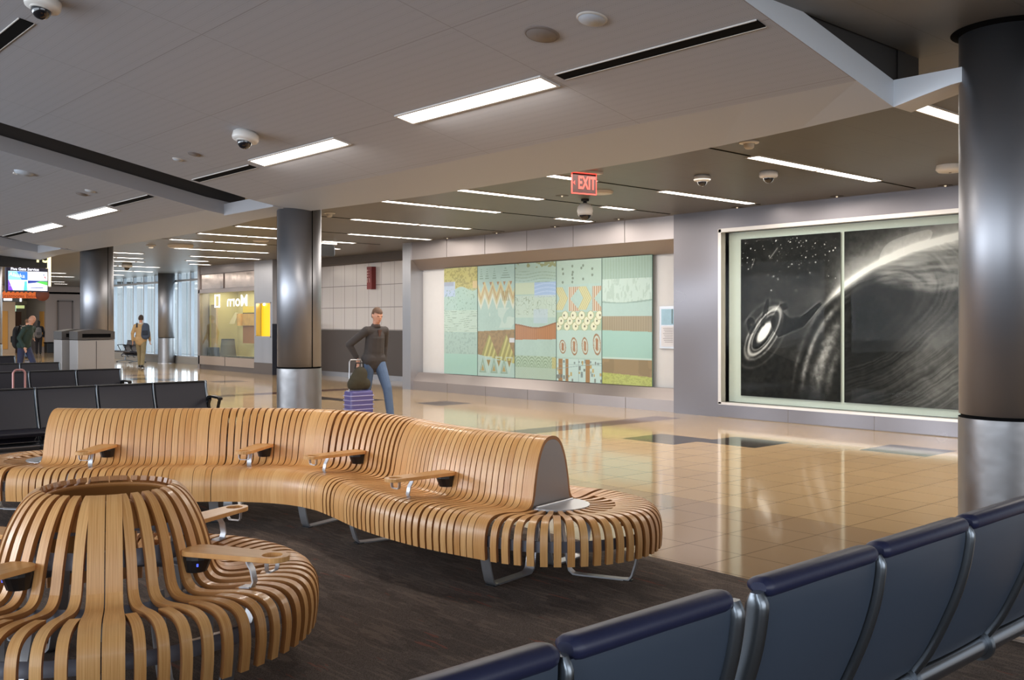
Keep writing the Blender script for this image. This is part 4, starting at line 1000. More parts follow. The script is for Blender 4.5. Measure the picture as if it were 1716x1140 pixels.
q0, q1 = sx_(79, 52.2), sx_(92, 52.2)
tb.location = ((q0+q1)/2, 52.4, 0); wb(MB().span((q0, 52.2, 0), (q1, 52.7, .5)), 'body', BLACKP, tb, bevel=.01); wb(MB().span((q0-.02, 52.18, .48), (q1+.02, 52.72, .53)), 'rim', DARK, tb)

# ================================================================ SLATTED BENCH (double sided, S-shaped)
HALF = [(.64, .20), (.645, .29), (.635, .365), (.605, .412), (.55, .432), (.45, .430), (.34, .416), (.262, .414), (.222, .428), (.197, .456), (.184, .50), (.170, .58), (.146, .68), (.112, .762), (.078, .808), (.04, .830), (0, .836)]
HP = [(p.x, p.y) for p in cr([(a, b, 0) for a, b in HALF], 3)]
SPLIT = next(i for i, p in enumerate(HP) if p[0] < .19 and p[1] > .45)
CTRL = [(4.20, 4.30), (4.12, 4.80), (4.13, 5.30), (4.205, 5.75), (4.25, 6.15), (4.20, 6.58), (4.03, 6.98), (3.77, 7.31), (3.48, 7.56), (3.13, 7.83), (2.80, 8.12), (2.52, 8.44)]
CL = [p for p in cr([(a, b, 0) for a, b in CTRL], 24)]
CLn = len(CL); CS = [0.]
for i in range(1, CLn): CS.append(CS[-1]+(CL[i]-CL[i-1]).length)
TOT = CS[-1]
def cl_at(s):
    i = max(1, min(CLn-1, int(np.searchsorted(CS, s)))); f = (s-CS[i-1])/(CS[i]-CS[i-1])
    p = CL[i-1].lerp(CL[i], f)
    a, b = max(0, i-9), min(CLn-1, i+8); t = (CL[b]-CL[a]).normalized()
    k = 0.
    a2, b2 = max(0, i-14), min(CLn-1, i+14)
    if 0 < i < CLn-1:
        t1 = (CL[i]-CL[a2]).normalized() if i > a2 else t; t2 = (CL[b2]-CL[i]).normalized() if b2 > i else t
        cr_ = t1.x*t2.y-t1.y*t2.x; k = math.asin(max(-1, min(1, cr_)))/max(.05, (CS[b2]-CS[a2])/2)
    return p, t, k
# front normal: towards the camera side (-x when running along +y)
def frontn(t): return Vector((-t.y, t.x, 0))
bench = thing('slatted_bench', 'long S-curved double-sided bench of bent oak slats with a backrest along its middle', 'bench', (3.9, 6.6, .006))
LT = .022
seatF, seatR, backm = MB(), MB(), MB()
def lath(s, w, uid):
    p, t, k = cl_at(s); n = frontn(t)
    off = Vector((0, 0, .006))
    f = [p+n*d+Vector((0, 0, z)) for d, z in HP]; r = [p-n*d+Vector((0, 0, z)) for d, z in HP]
    seatF.strip(f[:SPLIT+1], t, w, LT, 0, 1, uid); seatR.strip(r[:SPLIT+1][::-1], t, w, LT, 0, 1, uid)
    backm.strip(f[SPLIT:]+r[SPLIT:-1][::-1], t, w, LT, 0, 1, uid, caps=False)
def s_of(x, y): return TOT*min(range(301), key=lambda i: (cl_at(TOT*i/300)[0]-Vector((x, y, 0))).length_squared)/300
uid = 1
JOINTS = [.0, s_of(4.18, 5.62), s_of(4.10, 6.83), s_of(3.48, 7.56), TOT]
for (s0, s1), n in zip(zip(JOINTS[:-1], JOINTS[1:]), (24, 14, 13, 23)):
    s0 += .022 if s0 == 0 else .003; s1 -= .022 if s1 == TOT else .003
    W = .09; pitch = (s1-s0-2*W)/n
    lath(s0+W/2, W-.004, uid); uid += 1
    for i in range(n): lath(s0+W+pitch*(i+.5), min(.045, pitch-.004), uid); uid += 1
    lath(s1-W/2, W-.004, uid); uid += 1
wb(seatF, 'seat', [WOOD, WOODE], bench); wb(seatR, 'seat', [WOOD, WOODE], bench); wb(backm, 'backrest', [WOOD, WOODE], bench)
# round ends: fans of laths
ENDP = [(r, z) for r, z in HP if r > .2][:]
def fan(s, sgn, name):
    p, t, k = cl_at(s); t = t*sgn; n = frontn(t); mb = MB(); N = 27; global uid
    for i in range(N):
        a = -PI/2+PI*(i+.5)/N
        d = t*math.cos(a)+n*math.sin(a); lat = -t*math.sin(a)+n*math.cos(a)
        rin = .205 if i % 2 == 0 else .36
        prof = [(r, z) for r, z in HP if r > rin and z < .4335]
        prof = [q for q in prof if not (q[0] < .30)] if rin > .3 else [q for q in prof if q[0] > .27]+[(.235, .4145), (rin, .4145)]
        mb.strip([p+d*r+Vector((0, 0, z)) for r, z in prof], lat, .042 if i % 2 else [(.042 if r > .42 else .026+.016*max(0, (r-.2)/.22)) for r, z in prof], LT, 0, 1, uid); uid += 1
    wb(mb, 'round_end_seat', [WOOD, WOODE], bench)
    mb = MB(); pts = []
    for i in range(21):
        a = -PI/2+PI*i/20; d = t*math.cos(a)+n*math.sin(a); pts.append(p+d*.215+Vector((0, 0, .418)))
    mb.prism(pts, (0, 0, .012)); wb(mb, 'end_plate', ALU, bench)
    mb = MB(); P = [p+n*(d*.985)+Vector((0, 0, z-.012)) for d, z in HP if z > .425 and d < .23]; P += [p-n*(d*.985)+Vector((0, 0, z-.012)) for d, z in HP if z > .425 and d < .23][::-1][1:]
    mb.prism([q-t*.030 for q in P], t*.006); wb(mb, 'end_panel', mat('end_panel_steel', rgb(160, 152, 148), .4, .7), bench)
    mb = MB(); mb.tube([p+t*.0+n*.19+Vector((0, 0, .432)), p+t*.0-n*.19+Vector((0, 0, .432))], .008); wb(mb, 'hinge_rod', ALU, bench)
fan(.0, -1, 'a'); fan(TOT, 1, 'b')
# under-seat rail, both sides and round the ends
def offs(d, z, ext=True):
    pts = []
    for i in range(0, 61): p, t, k = cl_at(TOT*i/60); pts.append(p+frontn(t)*d+Vector((0, 0, z)))
    p, t, k = cl_at(TOT); n = frontn(t)
    for i in range(1, 20): a = PI*i/20; pts.append(p+(n*math.cos(a)+t*math.sin(a))*d+Vector((0, 0, z)))
    for i in range(60, -1, -1): p, t, k = cl_at(TOT*i/60); pts.append(p-frontn(t)*d+Vector((0, 0, z)))
    p, t, k = cl_at(0); n = frontn(t)
    for i in range(1, 20): a = PI*i/20; pts.append(p+(-n*math.cos(a)-t*math.sin(a))*d+Vector((0, 0, z)))
    pts.append(pts[0]); return pts
wb(MB().strip(offs(.612, .30), Vector((0, 0, 1)), .062, .008), 'seat_rail', ALUD, bench)
mb = MB()
for sgn in (-1, 1):
    pts = [cl_at(.06+(TOT-.12)*i/40) for i in range(41)]
    mb.strip([p+frontn(t)*(.135*sgn)+Vector((0, 0, .585)) for p, t, k in pts], Vector((0, 0, 1)), .07, .01)
wb(mb, 'back_rail', ALUD, bench)
# dark core under the backrest so the frame reads through the gaps
mb = MB()
for sgn in (-1, 1):
    pts = [cl_at(.06+(TOT-.12)*i/40) for i in range(41)]
    mb.strip([p+frontn(t)*(.16*sgn)+Vector((0, 0, .40)) for p, t, k in pts], Vector((0, 0, 1)), .05, .01)
wb(mb, 'core_rail', ALUD, bench)
def sled(s, parent, sgn=1, d0=.56, d1=.04, w=.07, t_dir=None, org=None, nd=None):
    if org is None: p, t, k = cl_at(s); n = frontn(t)*sgn
    else: p, t, n = org, t_dir, nd
    prof = [(d0, .33), (d0-.01, .25), (d0-.045, .10), (d0-.065, .035), (d0-.085, .010), (d0-.13, .007)]
    prof += [(d1+.13, .007), (d1+.085, .010), (d1+.06, .03), (d1+.045, .09), (d1+.015, .25), (d1, .40)]
    pts = [Vector((p.x, p.y, 0))+n*d+Vector((0, 0, z+.003)) for d, z in prof]
    mb = MB().strip(pts, t, w, .010); wb(mb, 'leg', ALU, parent)
    f = Vector((p.x, p.y, 0))+n*(d0-.09); mb = MB(); ang = math.atan2(n.y, n.x)
    mb.box(f+Vector((0, 0, .006)), (.05, w+.004, .008), rot=Matrix.Rotation(ang, 3, 'Z')); wb(mb, 'foot_pad', BLACKP, parent)
for s_ in (.12, 1.42, 2.35, 3.4, 4.6, TOT-.15):
    if s_ < TOT: sled(s_, bench); sled(s_, bench, -1)
p, t, k = cl_at(.12); q = p+frontn(t)*.557+Vector((0, 0, .20)); wb(MB().box(q, (.006, .03, .035), rot=Matrix.Rotation(math.atan2(frontn(t).y, frontn(t).x), 3, 'Z')), 'asset_tag', mat('orange_tag', rgb(200, 110, 60), .5), bench)
p, t, k = cl_at(0)
for ang in (.25,):
    d = -t*math.cos(ang)+frontn(t)*(-math.sin(ang)); sled(0, bench, org=p, t_dir=Vector((-d.y, d.x, 0)), nd=d, w=.05)
p, t, k = cl_at(TOT); sled(0, bench, org=p, t_dir=frontn(t), nd=t, w=.05)
# armrest: oak paddle with cup hole, bracket, power box
def armrest(parent, org, d, length=.52, z=.575, seatz=.432, led=False):
    """org: point at backrest foot (z ignored), d: unit direction outwards"""
    lat = Vector((-d.y, d.x, 0)); o = Vector((org.x, org.y, 0)); th = .022
    def at(u, v, h): return o+d*u+lat*v+Vector((0, 0, h))
    out = []; N = 12
    r0, r1 = .075, .062
    for i in range(N+1): a = PI/2+PI*i/N; out.append((r0*.7+r0*.7*math.cos(a), r0*math.sin(a)))
    for i in range(N+1): a = -PI/2+PI*i/N; out.append((length-r1+r1*math.cos(a), r1*math.sin(a)))
    hc, hr = length-r1-.012, .042
    hole = [(hc+hr*math.cos(2*PI*i/20), hr*math.sin(2*PI*i/20)) for i in range(20)]
    bm = bmesh.new(); ev = []
    for ring in (out, hole):
        vs = [bm.verts.new(at(u, v, z)) for u, v in ring]
        for i in range(len(vs)): ev.append(bm.edges.new((vs[i], vs[(i+1) % len(vs)])))
    bmesh.ops.triangle_fill(bm, use_beauty=True, edges=ev)
    # keep only faces outside the hole
    bad = [f for f in bm.faces if (Vector((f.calc_center_median()-at(hc, 0, z)).to_2d()).length < hr*.9 and len([v for v in f.verts if (v.co-at(hc, 0, z)).length < hr*1.02]) == 3)]
    bmesh.ops.delete(bm, geom=bad, context='FACES_ONLY')
    r = bmesh.ops.extrude_face_region(bm, geom=list(bm.faces)); bmesh.ops.translate(bm, verts=[v for v in r['geom'] if isinstance(v, bmesh.types.BMVert)], vec=(0, 0, -th))
    bmesh.ops.recalc_face_normals(bm, faces=bm.faces)
    off = Vector(parent.location)
    uvl = bm.loops.layers.uv.new('UVMap')
    for f in bm.faces:
        for l in f.loops:
            q = l.vert.co-o; l[uvl].uv = (5.4+q.dot(lat), q.dot(d))
    for v in bm.verts: v.co -= off
    me = bpy.data.meshes.new('armrest'); bm.to_mesh(me); bm.free(); me.materials.append(WOOD)
    ar = bpy.data.objects.new('armrest', me); COL.objects.link(ar); ar.parent = parent
    md = ar.modifiers.new('bevel', 'BEVEL'); md.width = .004; md.segments = 2; md.limit_method = 'ANGLE'
    u = length*.60
    mb = MB().strip([at(u-.02, 0, seatz+.004), at(u+.03, 0, seatz+.006)], lat, .05, .006)
    mb.strip([at(u+.03, 0, seatz+.006), at(u+.042, 0, seatz+.03), at(u+.03, 0, seatz+.08), at(u+.012, 0, z-th-.02), at(u+.01, 0, z-th)], lat, .034, .007)
    wb(mb, 'bracket', ALU, ar)
    mb = MB(); h = z-th
    for sv in (-1, 1): mb.strip([at(hc, sv*.042, h), at(hc, sv*.040, h-.035), at(hc, sv*.030, h-.045)], d, .018, .004)
    mb.strip([at(hc, -.032, h-.046), at(hc, .032, h-.046)], d, .018, .004); wb(mb, 'cup_holder', ALU, ar)
    mb = MB(); n = 14
    ring = [(.055+.062*math.cos(2*PI*i/n), .058*math.sin(2*PI*i/n)) for i in range(n)]
    P = [[at(u_*.98, v_*.98, h) for u_, v_ in ring], [at(u_, v_, h-.02) for u_, v_ in ring], [at(.01+u_*.72, v_*.8, h-.075) for u_, v_ in ring]]
    mb.grid(P, 0, False, close_v=True); mb.face(P[2]); wb(mb, 'power_box', BLACKP, ar)
    if led: wb(MB().box(at(.088, -.043, h-.04), (.006, .006, .012)), 'power_light', mat('blue_led', rgb(60, 90, 255), emit=(.1, .15, 1, 1), es=1.2), ar)
    mb = MB().strip([at(-.012, 0, h), at(-.012, 0, h-.16)], lat, .04, .006); wb(mb, 'wall_plate', ALU, ar)
    return ar
def near_s(pt):
    b = min(range(0, 301), key=lambda i: (cl_at(TOT*i/300)[0]-pt).length_squared); return TOT*b/300
for px, py in ((752, 789), (645, 750), (462, 738), (190, 742)):
    q = onz(px, py, .58); s_ = near_s(Vector((q.x, q.y, 0))); p, t, k = cl_at(s_); n = frontn(t)
    armrest(bench, p+n*.165, n, z=.58)

# ================================================================ ROUND BENCH (foreground)
RC = Vector((RT[0]*-1.80+FW[0]*4.33, RT[1]*-1.80+FW[1]*4.33, 0))
ring = thing('round_bench', 'round bench of bent oak slats with a hollow central backrest, in the foreground', 'bench', (RC.x, RC.y, .006))
RP = [(.90, .18), (.912, .28), (.905, .355), (.877, .402), (.82, .424), (.72, .424), (.59, .408), (.52, .406), (.48, .418), (.454, .445), (.438, .49), (.42, .57), (.392, .66), (.356, .735), (.322, .782), (.292, .806), (.268, .815)]
RPs = [(p.x, p.y) for p in cr([(a, b, 0) for a, b in RP], 3)]
RSP = next(i for i, p in enumerate(RPs) if p[0] < .452 and p[1] > .44)
W0 = math.atan2(-RT[1], -RT[0])
def wang(th): return th+math.atan2(RT[1], RT[0])    # camera-plane angle -> world angle
ARMS = (-19., 66., 161., 248.); WIDE0 = -68.8
seatm, backm2 = MB(), MB()
ND = 7                                             # full laths between two wide pairs
for q in range(4):
    base_a = WIDE0+90*q
    for s_ in (-1, 1):
        a = wang(math.radians(base_a)); d0_ = Vector((math.cos(a), math.sin(a), 0)); lat = Vector((-d0_.y, d0_.x, 0))
        lat0 = lat; pts = [RC+d0_*r+lat0*(s_*.5*.083*min(1, .77+.23*(r-.28)/.5))+Vector((0, 0, z)) for r, z in RPs]
        wl = [.060+.018*min(1, max(0, (r-.28)/.5)) for r, z in RPs]
        seatm.strip(pts[:RSP+1], lat, wl[:RSP+1], LT, 0, 1, uid); backm2.strip(pts[RSP:], lat, wl[RSP:], LT, 0, 1, uid); uid += 1
    span = 90-2*5.6; stp = span/(2*ND+1)
    for i in range(2*ND+1):
        a = wang(math.radians(base_a+5.6+stp*(i+.5))); d = Vector((math.cos(a), math.sin(a), 0)); lat = Vector((-d.y, d.x, 0))
        pts = [RC+d*r+Vector((0, 0, z)) for r, z in RPs]
        if i % 2 == 1:
            wl = [min(.041, r*.118) for r, z in RPs]
            seatm.strip(pts[:RSP+1], lat, wl[:RSP+1], LT, 0, 1, uid); backm2.strip(pts[RSP:], lat, wl[RSP:], LT, 0, 1, uid)
        else:
            k = next(j for j, (r, z) in enumerate(RPs) if r < .66)
            seatm.strip(pts[:k], lat, .041, LT, 0, 1, uid)
        uid += 1
wb(seatm, 'seat', [WOOD, WOODE], ring); wb(backm2, 'backrest', [WOOD, WOODE], ring)
wb(MB().lathe([(.352, .69), (.318, .745), (.286, .782), (.258, .797), (.250, .790), (.276, .772), (.306, .735), (.340, .685)], (RC.x, RC.y, 0), 64), 'inner_lining', WOODIN, ring)
wb(MB().lathe([(.385, .54), (.385, .61), (.377, .61), (.377, .54)], (RC.x, RC.y, 0), 64), 'back_rail', ALUD, ring)
wb(MB().lathe([(.845, .27), (.845, .33), (.837, .33), (.837, .27), (.845, .27)], (RC.x, RC.y, 0), 96), 'seat_rail', ALUD, ring)
wb(MB().lathe([(.47, .345), (.47, .405), (.462, .405), (.462, .345), (.47, .345)], (RC.x, RC.y, 0), 72), 'inner_rail', ALUD, ring)
for q in range(4):
    a = wang(math.radians(WIDE0+90*q+6)); d = Vector((math.cos(a), math.sin(a), 0))
    wb(MB().box(RC+d*.43+Vector((0, 0, .225)), (.045, .045, .44), rot=Matrix.Rotation(a, 3, 'Z')), 'post', ALU, ring)
    a = wang(math.radians(ARMS[q]-14)); d = Vector((math.cos(a), math.sin(a), 0)); lat = Vector((-d.y, d.x, 0))
    sled(0, ring, org=RC, t_dir=lat, nd=d, d0=.82, d1=.34)
    a = wang(math.radians(ARMS[q])); d = Vector((math.cos(a), math.sin(a), 0))
    armrest(ring, RC+d*.42, d, z=.58, length=.50, led=True)

# ================================================================ TANDEM AIRPORT SEATS
SHELLB = mat('slate_shell', rgb(62, 72, 86), .42, spec=.5)
NAVY = mat('navy_vinyl', rgb(34, 38, 66), .42, noise=.08, nscale=40, bump=.05)
DKFAB = mat('charcoal_vinyl', rgb(33, 31, 41), .45, noise=.05, nscale=30)
FRAME = mat('cast_frame', rgb(128, 134, 140), .3, .95)
BP = [(.0, .845), (.002, .79), (.018, .70), (.048, .60), (.084, .51), (.12, .43), (.156, .36), (.20, .295)]
BPs = [(p.x, p.y) for p in cr([(a, b, 0) for a, b in BP], 4)]
def seat_bank(lb, loc, rz, n, pitch=.62, pad=True, arms=(), grp=None, inner=.022):
    t = thing('tandem_seats', lb, 'airport seats', loc, rz, grp)
    for i in range(n):
        x0, x1 = i*pitch+.018, (i+1)*pitch-.018
        # back shell: slightly dished panel
        P = []; nx = 7
        for k in range(nx):
            u = k/(nx-1); x = x0+(x1-x0)*u
            P.append([(x, y+.012-.010*(1-(2*u-1)**2), z) for y, z in BPs if z < .835])
        mb = MB().grid(P); P2 = [[(a, b+.028, c) for a, b, c in r] for r in P]; mb.grid(P2[::-1])
        for r1, r2 in ((P[0], P2[0]), (P2[-1], P[-1])): mb.grid([r2, r1], smooth=False)
        mb.grid([[r[0] for r in P], [r[0] for r in P2]], smooth=False)
        mb.build('backrest', SHELLB if pad else DKFAB, t)
        if pad:
            mb = MB(); L = [x0+.002, x0+.014, x0+.03, x1-.03, x1-.014, x1-.002]; S = [.55, .9, 1, 1, .9, .55]
            ringp = [(.058*math.cos(2*PI*k/18)*(1 if math.cos(2*PI*k/18) > 0 else .5)+.014, .027*math.sin(2*PI*k/18)) for k in range(18)]
            P = [[(x, .006+(a-.014)*s+.014, .851+b*s) for a, b in ringp] for x, s in zip(L, S)]
            mb.grid(P, 0, True, close_v=True); mb.face(P[0]); mb.face(P[-1][::-1]); mb.build('head_pad', NAVY, t)
        else:
            fr = [[(x, y+.045+.012*math.sin(PI*min(1, max(0, (z-.38)/.45))), z) for y, z in BPs if z < .84] for x in (x0+.005, (x0+x1)/2, x1-.005)]
            bk = [[(x, y+.02, z) for x, y, z in r] for r in [[(q[0], BPs[j][0], q[2]) for j, q in enumerate(r)] for r in fr]]
            MB().grid(fr[::-1]).build('back_cushion', DKFAB, t)
            MB().box(((x0+x1)/2, .028, .835), (x1-x0, .06, .02)).build('top_edge', BLACKP, t, bevel=.008)
        mb = MB(); prof = [(.16, .40), (.20, .432), (.34, .432), (.54, .452), (.62, .448), (.645, .42), (.62, .385), (.4, .37), (.2, .365)]
        mb.prism([(x0, y, z) for y, z in prof][::-1], (x1-x0, 0, 0)); mb.build('seat', NAVY if pad else DKFAB, t, bevel=.012)
    for i in range(n+1):
        w = .036 if i in (0, n) else inner
        x = i*pitch+(-.0 if 0 < i < n else (.0))
        pts = [(x, y+.018, z) for y, z in BPs]
        mb = MB(); rr = [.5, .8, 1]+[1]*(len(pts)-3)
        A = []
        for j, p in enumerate(pts):
            a = pts[max(0, j-1)]; b = pts[min(len(pts)-1, j+1)]; tg = Vector((0, b[1]-a[1], b[2]-a[2])).normalized(); nn = Vector((0, tg.z, -tg.y))
            h = .030*(1 if j > 2 else (.45, .75, .95)[j]); ww = w/2
            oct_ = [(-ww, -h*.6), (-ww*.6, -h), (ww*.6, -h), (ww, -h*.6), (ww, h*.6), (ww*.6, h), (-ww*.6, h), (-ww, h*.6)]
            A.append([Vector(p)+Vector((a_, 0, 0))+nn*b_ for a_, b_ in oct_])
        mb.grid(A, 0, True, close_v=True); mb.face(A[0]); mb.face(A[-1][::-1]); mb.build('divider_frame', FRAME, t)
        # clamp on the beam
        mb = MB(); ring_ = [(.062*math.cos(2*PI*k/20), .062*math.sin(2*PI*k/20)) for k in range(20)]
        P = [[(x+dx, .235+a, .245+b) for a, b in ring_] for dx in (-w*.6, w*.6)]; mb.grid(P, 0, True, close_v=True); mb.face(P[0]); mb.face(P[1][::-1])
        mb.build('clamp', FRAME, t)
        if i in arms:
            mb = MB(); mb.strip([(x, .10, .62), (x, .14, .655), (x, .22, .665), (x, .40, .66), (x, .44, .645)], (1, 0, 0), .05, .025, smooth=True); mb.strip([(x, .13, .50), (x, .12, .58), (x, .16, .64)], (1, 0, 0), .03, .03); mb.strip([(x, .42, .645), (x, .36, .52), (x, .30, .42)], (1, 0, 0), .03, .02)
            mb.build('armrest', BLACKP, t)
    MB().tube([(-.03, .235, .245), (n*pitch+.03, .235, .245)], .045, 20).build('beam', mat('beam_tube', rgb(150, 152, 156), .25, .95), t)
    for x in (pitch*.45, pitch*(n-.45)):
        mb = MB(); mb.tube([(x, .235, .245), (x, .235, .05)], .028, 12)
        mb.strip([(x, -.06, .022), (x, .1, .045), (x, .235, .055), (x, .4, .045), (x, .56, .022)], (1, 0, 0), .05, .03); mb.build('leg', FRAME, t)
        mb = MB()
        for y in (-.06, .56): mb.lathe([(0, 0), (.028, 0), (.028, .014), (0, .016)], (x, y, 0), 14)
        mb.build('foot', BLACKP, t)
    return t
YB = 1.435
seat_bank('foreground navy seat row seen from behind, cut off by the bottom edge', (2.045-.605*3, YB, .006), 0, 3, .605)
seat_bank('foreground navy seat row seen from behind, running to the right edge', (2.15, YB, .006), 0, 5, .622)
G = 'dark seat rows at the left'
seat_bank('dark seat row facing the slatted bench, directly behind its left half', (5.03, 11.17, .006), PI, 6, .635, False, (0, 4), G)
seat_bank('second dark seat row from the slatted bench, behind the pink luggage handle', (5.44, 15.1, .0), PI, 5, .65, False, (0,), G)
seat_bank('third dark seat row from the slatted bench, before the recycling bins', (5.5, 18.2, .0), PI, 4, .65, False, (0,), G)
seat_bank('farthest dark seat row, only a corner visible at the left edge', (5.85, 22.3, .0), PI, 4, .65, False, (0,), G)
# small seats by the far windows
q = onz(262, 606); t = seat_bank('three small dark seats standing in front of the far window wall', (14.35, q.y-.9, 0), PI/2, 3, .62, False, (0, 1, 2, 3))
# luggage handle behind the second row
p0 = onx(20, 619, 4.0); hx0, hx1 = ony(22, 640, 14.1).x, ony(42, 640, 14.1).x; hz = ony(32, 620, 14.1).z
cs_ = thing('wheeled_suitcase', 'suitcase with a pink telescopic handle standing between the dark seat rows', 'suitcase', ((hx0+hx1)/2, 14.1, 0))
PINK = mat('pink_handle', rgb(196, 140, 134), .4, .3)
wb(MB().tube([(hx0, 14.1, .5), (hx0, 14.1, hz-.04), (hx0+.02, 14.1, hz-.01), (hx0+.04, 14.1, hz), (hx1-.04, 14.1, hz), (hx1-.02, 14.1, hz-.01), (hx1, 14.1, hz-.04), (hx1, 14.1, .5)], .014, 10), 'handle', PINK, cs_)
wb(MB().span((hx0-.08, 13.98, .05), (hx1+.08, 14.22, .55)), 'shell', mat('pink_shell', rgb(170, 110, 110), .4), cs_, bevel=.03)
mb = MB()
for x in (hx0, hx1): mb.tube([(x-.02, 14.1, .028), (x+.02, 14.1, .028)], .028, 14)
wb(mb, 'wheel', BLACKP, cs_)

# ================================================================ PEOPLE
def capsule(mb, p0, r0, p1, r1, flat=1., axis=None, n=14):
    """tapered capsule; flat squashes the cross-section along axis"""
    p0, p1 = Vector(p0), Vector(p1); d = p1-p0; L = d.length or 1e-6; d = d/L
    ax = Vector(axis) if axis else Vector((0, 1, 0))
    v = (ax-d*ax.dot(d))
    if v.length < .1: v = Vector((1, 0, 0))-d*d.x
    v.normalize(); u = v.cross(d)
    P = []
    st = [(-r0*math.cos(a), r0*math.sin(a)) for a in [PI/2*k/5 for k in range(6)]]
    en = [(L+r1*math.sin(a), r1*math.cos(a)) for a in [PI/2*k/5 for k in range(6)]]
    for h, r in st+en:
        P.append([p0+d*h+(u*math.cos(2*PI*k/n)+v*(flat*math.sin(2*PI*k/n)))*max(r, 1e-4) for k in range(n)])
    mb.grid(P, 0, True, close_v=True); mb.face(P[0][::-1]); mb.face(P[-1])
    return mb
def fuse(mb, name, m, parent, vox=.012, it=4):
    me = mb.mesh(name+'_tmp', m); o = bpy.data.objects.new(name, me); COL.objects.link(o)
    md = o.modifiers.new('r', 'REMESH'); md.mode = 'VOXEL'; md.voxel_size = vox; md.use_smooth_shade = True
    ms = o.modifiers.new('s', 'SMOOTH'); ms.iterations = it; ms.factor = .5
    dg = bpy.context.evaluated_depsgraph_get(); me2 = bpy.data.meshes.new_from_object(o.evaluated_get(dg)); me2.name = name
    o.modifiers.clear(); o.data = me2; bpy.data.meshes.remove(me)
    if not me2.materials: me2.materials.append(m)
    me2.polygons.foreach_set('use_smooth', [True]*len(me2.polygons))
    o.parent = parent; return o
SKIN = mat('skin', rgb(206, 150, 122), .55)
def person(lb, loc, rz, h, J, cols, hair='short', extra=None, vox=.012, fingers=True):
    """local frame: faces -y, x to the person's left; J joints in metres for a 1.78 m body"""
    t = thing('person', lb, 'person', loc, rz); k = h/1.78; t.scale = (k, k, k)
    V = {a: Vector(b) for a, b in J.items()}
    pel, chest, neck, head = V['pelvis'], V['chest'], V['neck'], V['head']
    face = V.get('face', Vector((0, -1, 0))).normalized(); up = (head-neck).normalized(); side = face.cross(up).normalized()*-1
    body = MB()
    capsule(body, pel, .125, chest, .135, .72); capsule(body, chest, .13, neck-up*.09, .06, .75)
    capsule(body, neck-up*.05, .058, head-up*.03, .055)
    # head: skull, jaw, nose, ears, brow
    hb = MB()
    hb.ball((0, 0, 0), (.076, .096, .112), 20, 14); hb.ball((0, -.028, -.062), (.052, .062, .06), 16, 10)
    hb.ball((0, -.098, -.012), (.014, .02, .024), 10, 8); hb.ball((0, -.088, .022), (.05, .014, .012), 10, 6); hb.ball((0, -.087, -.055), (.026, .012, .010), 10, 6)
    for s in (-1, 1): hb.ball((s*.078, .008, -.008), (.012, .022, .034), 10, 8)
    M = Matrix((side, -face, up)).transposed()
    def H(p): return head+M @ Vector(p)
    n0 = len(body.v); body.v += [tuple(H(p)) for p in hb.v]; body.f += [tuple(i+n0 for i in f) for f in hb.f]; body.mi += hb.mi; body.sm += hb.sm
    for s in 'LR':
        capsule(body, V['hip'+s], .088, V['knee'+s], .058); capsule(body, V['knee'+s], .056, V['ank'+s], .036)
        capsule(body, V['sho'+s]-Vector((0, 0, .03)), .042, V['elb'+s], .038); capsule(body, V['elb'+s], .041, V['wri'+s], .027)
        capsule(body, chest+Vector((0, 0, .06)), .07, V['sho'+s]-Vector((0, 0, .03)), .042)
        capsule(body, V['ank'+s], .036, V['toe'+s], .03)
        # hand: palm, four fingers, thumb
        w = V['wri'+s]; d = (w-V['elb'+s]).normalized(); hd = V.get('hand'+s, d).normalized(); sx = 1 if s == 'L' else -1
        lat = Vector((0, -1, 0)); lat = (lat-hd*lat.dot(hd)).normalized(); nrm = hd.cross(lat)*sx
        pc = w+hd*.05; capsule(body, w+hd*.01, .026, pc+hd*.03, .038, .5, nrm)
        curl = V.get('curl', Vector((.5, 0, 0))).x
        for f in range(4):
            b = pc+hd*.045+lat*((1.5-f)*.019); L = (.062, .072, .068, .052)[f]
            d1 = (hd-nrm*curl*.5).normalized(); d2 = (hd-nrm*curl*1.4).normalized(); m1 = b+d1*L*.55
            capsule(body, b-hd*.01, .0095, m1, .009, n=8); capsule(body, m1, .009, m1+d2*L*.55, .0075, n=8)
        b = pc-hd*.02+lat*.03; m1 = b+(lat*.8+hd*.6).normalized()*.035; capsule(body, b, .012, m1, .0105, n=8); capsule(body, m1, .0105, m1+(hd+lat*.2-nrm*.3).normalized()*.032, .0085, n=8)
    fuse(body, 'body', mat('skin_%d' % int(loc[1]*10), cols.get('skin', SKIN.node_tree.nodes['Principled BSDF'].inputs[0].default_value[:]), .55), t, vox, 3)
    # eyes and mouth
    eb = MB()
    for s in (-1, 1): eb.ball(H((s*.032, -.083, .010)), .010, 10, 8)
    eb.build('eyes', mat('eye_dark', rgb(40, 30, 28), .2), t)
    MB().ball(H((0, -.094, -.056)), (.022, .006, .006), 10, 6).build('mouth', mat('lips', rgb(160, 96, 86), .5), t)
    # clothing
    tr = MB(); capsule(tr, pel+Vector((0, 0, .05)), .128, pel-Vector((0, 0, .02)), .132, .8)
    for s in 'LR':
        capsule(tr, V['hip'+s]+Vector((0, 0, .03)), .103, V['knee'+s], .074); capsule(tr, V['knee'+s], .073, V['ank'+s]+Vector((0, 0, .01)), .060)
    fuse(tr, 'trousers', cols['legs'], t, vox, 4)
    jk = MB(); low = cols.get('hem', -.01)
    capsule(jk, pel+Vector((0, 0, low)), .198, pel.lerp(chest, .45), .172, .68); capsule(jk, pel.lerp(chest, .4), .172, chest, .165, .74); capsule(jk, chest, .165, neck-up*.07, .088, .78)
    capsule(jk, pel+Vector((-.085, 0, .01)), .124, pel+Vector((.085, 0, .01)), .124, 1.1)
